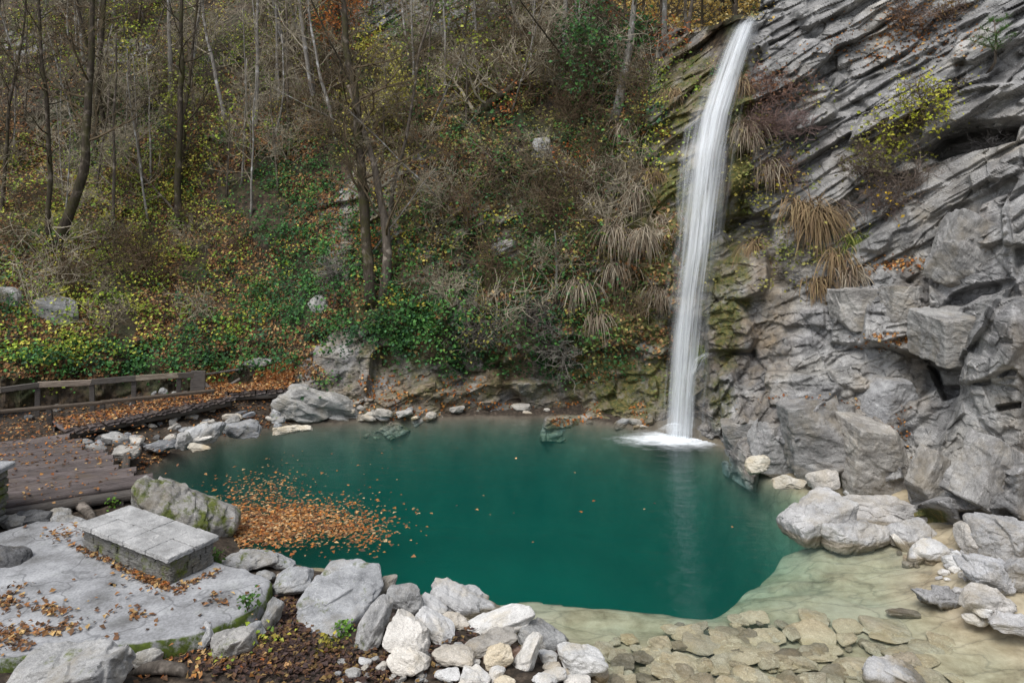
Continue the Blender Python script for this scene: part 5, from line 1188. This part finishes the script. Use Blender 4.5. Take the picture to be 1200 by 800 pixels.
# hanging tufts of dry grass
def make_tuft(loc, seed, pal, L, n, label, group=None, dirn=(-.2, -.9), w0=.012):
    g = np.random.default_rng(seed); mb = MB(); t = empty('grass_tuft', loc, label, 'grass tuft', group)
    for k in range(n):
        d = np.array([dirn[0]*.4+g.normal()*.34, dirn[1]*.5+g.normal()*.25, g.uniform(-.4, .7)]); d /= np.linalg.norm(d); p = np.array([g.normal()*.16, 0, g.normal()*.08]); l = L*g.uniform(.3, 1.3); pts = [p]
        for i in range(6):
            d = d+np.array([0, 0, -.38]); d /= np.linalg.norm(d); pts.append(pts[-1]+d*l/6)
        pts = np.array(pts); s_ = np.array([1, .25*g.normal(), 0]); s_ /= np.linalg.norm(s_); w_ = w0*np.array([.6, 1, 1, .9, .7, .45, .12])
        V = np.concatenate([pts-s_*w_[:, None], pts+s_*w_[:, None]]); Fq = [[i, i+1, 8+i, 7+i] for i in range(6)]
        mb.add(V, Fq, np.array(pal[g.integers(len(pal))])*g.uniform(.6, 1.3))
    link('blades', mb.mesh('blades', M['grass']), t); return t
STRAW = [(.30,.25,.18),(.24,.19,.13),(.38,.33,.25),(.20,.15,.11)]; GRN = [(.16,.20,.04),(.24,.26,.06),(.10,.14,.03)]; RUS = [(.26,.18,.10),(.19,.13,.075),(.32,.24,.13)]
for x, y, L, n_, pal, lb in [
 (722,268,1.05,170,STRAW,'long straw coloured grass beard hanging left of the waterfall, upper left one'),(722,312,.8,120,STRAW,'straw coloured grass beard hanging just below the upper left one'),
 (757,272,1.0,160,STRAW,'long straw grass beard hanging next to the waterfall'),(777,255,.6,100,STRAW,'short straw grass beard closest to the waterfall on its left'),
 (938,242,1.1,260,RUS,'big russet grass tuft hanging under the brown bushes'),(958,252,1.2,260,RUS,'widest straw grass tuft hanging on the right cliff'),(975,245,.9,180,STRAW,'straw grass tuft at the right of the widest one'),
 (1003,284,.8,150,GRN,'bright green grass tuft on the right cliff'),(985,300,1.0,170,RUS,'russet grass tuft below the bright green one'),(1000,322,.8,150,STRAW,'straw tuft on the ledge above the blocky wall'),(960,330,.8,150,RUS,'small russet tuft left of the ledge above the blocky wall'),
 (885,290,.9,180,RUS,'russet and green grass beside the dark hollow right of the waterfall'),(868,100,.9,180,RUS,'russet grass hanging right of the upper waterfall'),(872,150,1.0,200,STRAW,'straw grass hanging by the ledge right of the waterfall'),(905,195,1.0,180,STRAW,'straw grass under the brown bushes by the waterfall'),
 (823,410,.5,120,GRN,'bright green grass cushion where the little side stream spills'),(680,330,1.0,160,STRAW,'straw grass hanging on the far bank under a green bush'),(735,200,.9,150,STRAW,'straw grass tuft high on the bank left of the waterfall'),(745,225,.9,150,STRAW,'straw grass tuft halfway up the bank left of the waterfall'),(700,230,.9,150,STRAW,'straw grass tuft on the left of the halfway one'),(320,120,.0,1,STRAW,None),
 (735,150,.9,150,STRAW,'straw grass tuft below the ivy trunk'),(765,205,.8,120,RUS,'russet grass hanging close left of the fall, highest one'),(770,340,.7,110,STRAW,'small straw beard beside the fall below the long ones'),(740,350,.8,120,RUS,'russet beard on the mossy wall below the long straw ones'),(700,370,.8,120,STRAW,'straw beard low on the far bank between ivy and moss'),(655,430,.6,110,STRAW,'lowest straw tuft hanging over the far bank'),(790,110,.6,100,RUS,'russet grass on the ochre rock left of the upper fall')]:
    if lb: make_tuft(at_wall(x, y, .05), int(x+y*3), pal, L, n_, lb)
# small green plants of the foreground
def plant(x, y, z, pal, n_, rad, sz, lb, cat='plant', hgt=.25):
    c = onz(x, y, z) if z is not None else None; g = np.random.default_rng(int(x*9+y)); mb = MB(); t = empty('leafy_plant', c, lb, cat)
    k = 9
    for i in range(k):
        a = g.uniform(0, 6.28); e = np.array([math.cos(a)*rad*.6, math.sin(a)*rad*.6, hgt*g.uniform(.5, 1)]); tube(mb, [(0, 0, 0), e*[.4, .4, .7], e], [.006, .005, .003], 3, (.10, .10, .04))
    link('stems', mb.mesh('stems', M['twig']), t); mb = MB()
    q = g.normal(size=(n_, 3))*[rad*.5, rad*.5, 0]; q[:, 2] = g.uniform(.02, hgt, n_); leaves(mb, q, np.tile([0, 0, 1.], (n_, 1)), sz, pick(pal, n_, g), 0, .5, g); link('foliage', mb.mesh('foliage', M['leaf']), t)
for x, y, z, pal, n_, rad, lb in [(402,752,.25,[(.10,.22,.03),(.16,.30,.05)],80,.16,'bright green weed at the foot of the big tilted slab'),(272,772,.25,YGREEN,120,.35,'yellow leaved creeper in the soil below the terrace, left clump'),(300,762,.25,YGREEN+[(.40,.33,.06)],130,.35,'yellow leaved creeper beside the big tilted slab'),(386,768,.25,[(.40,.33,.06),(.3,.28,.05)],70,.18,'small yellow plant before the big tilted slab'),(290,716,.6,[(.06,.14,.03),(.10,.18,.03)],60,.16,'green weed on the mossy rim of the terrace'),(132,597,.4,[(.12,.25,.03)],40,.12,'small green plant under the deck by the mossy boulder'),(255,664,.35,[(.08,.16,.03)],50,.12,'green weed behind the right end of the bench')]:
    plant(x, y, z, pal, n_, rad, .07, lb)
# ================================================================ LIGHT, SKY, CAMERA
w = bpy.data.worlds.new('World'); sc.world = w; w.use_nodes = True
bg = w.node_tree.nodes['Background']; sky = w.node_tree.nodes.new('ShaderNodeTexSky'); sky.sky_type = 'NISHITA'; sky.sun_disc = False
EL, AZ = math.radians(58), math.radians(212)
sky.sun_elevation = EL; sky.sun_rotation = AZ; sky.air_density = 1.0; sky.dust_density = 1.5; sky.ozone_density = 1.0
hs = w.node_tree.nodes.new('ShaderNodeHueSaturation'); hs.inputs['Saturation'].default_value = .38   # thin high cloud
w.node_tree.links.new(sky.outputs[0], hs.inputs['Color']); w.node_tree.links.new(hs.outputs[0], bg.inputs['Color']); bg.inputs['Strength'].default_value = .11
sl = bpy.data.lights.new('sun', 'SUN'); sl.energy = 1.5; sl.angle = math.radians(32); sl.color = (1, .97, .93)
so = bpy.data.objects.new('sun', sl); COL.objects.link(so)
from mathutils import Vector
sdir = Vector((math.sin(AZ)*math.cos(EL), math.cos(AZ)*math.cos(EL), math.sin(EL)))
so.rotation_euler = sdir.to_track_quat('Z', 'Y').to_euler(); so.location = (0, -5, 40)
cam = bpy.data.cameras.new('camera'); cam.sensor_width = 36; cam.lens = 24.0; cam.shift_y = -(400-CY)/1200; cam.clip_end = 400
co_ = bpy.data.objects.new('camera', cam); COL.objects.link(co_); co_.location = (0, 0, H); co_.rotation_euler = (math.pi/2, 0, 0); sc.camera = co_
sc.view_settings.view_transform = 'Standard'; sc.view_settings.look = 'None'; sc.view_settings.exposure = 0.95; sc.view_settings.gamma = 1
sc.render.engine = 'CYCLES'; sc.cycles.max_bounces = 8; sc.cycles.transparent_max_bounces = 24; sc.cycles.use_denoising = True
sc.cycles.caustics_reflective = False; sc.cycles.caustics_refractive = False
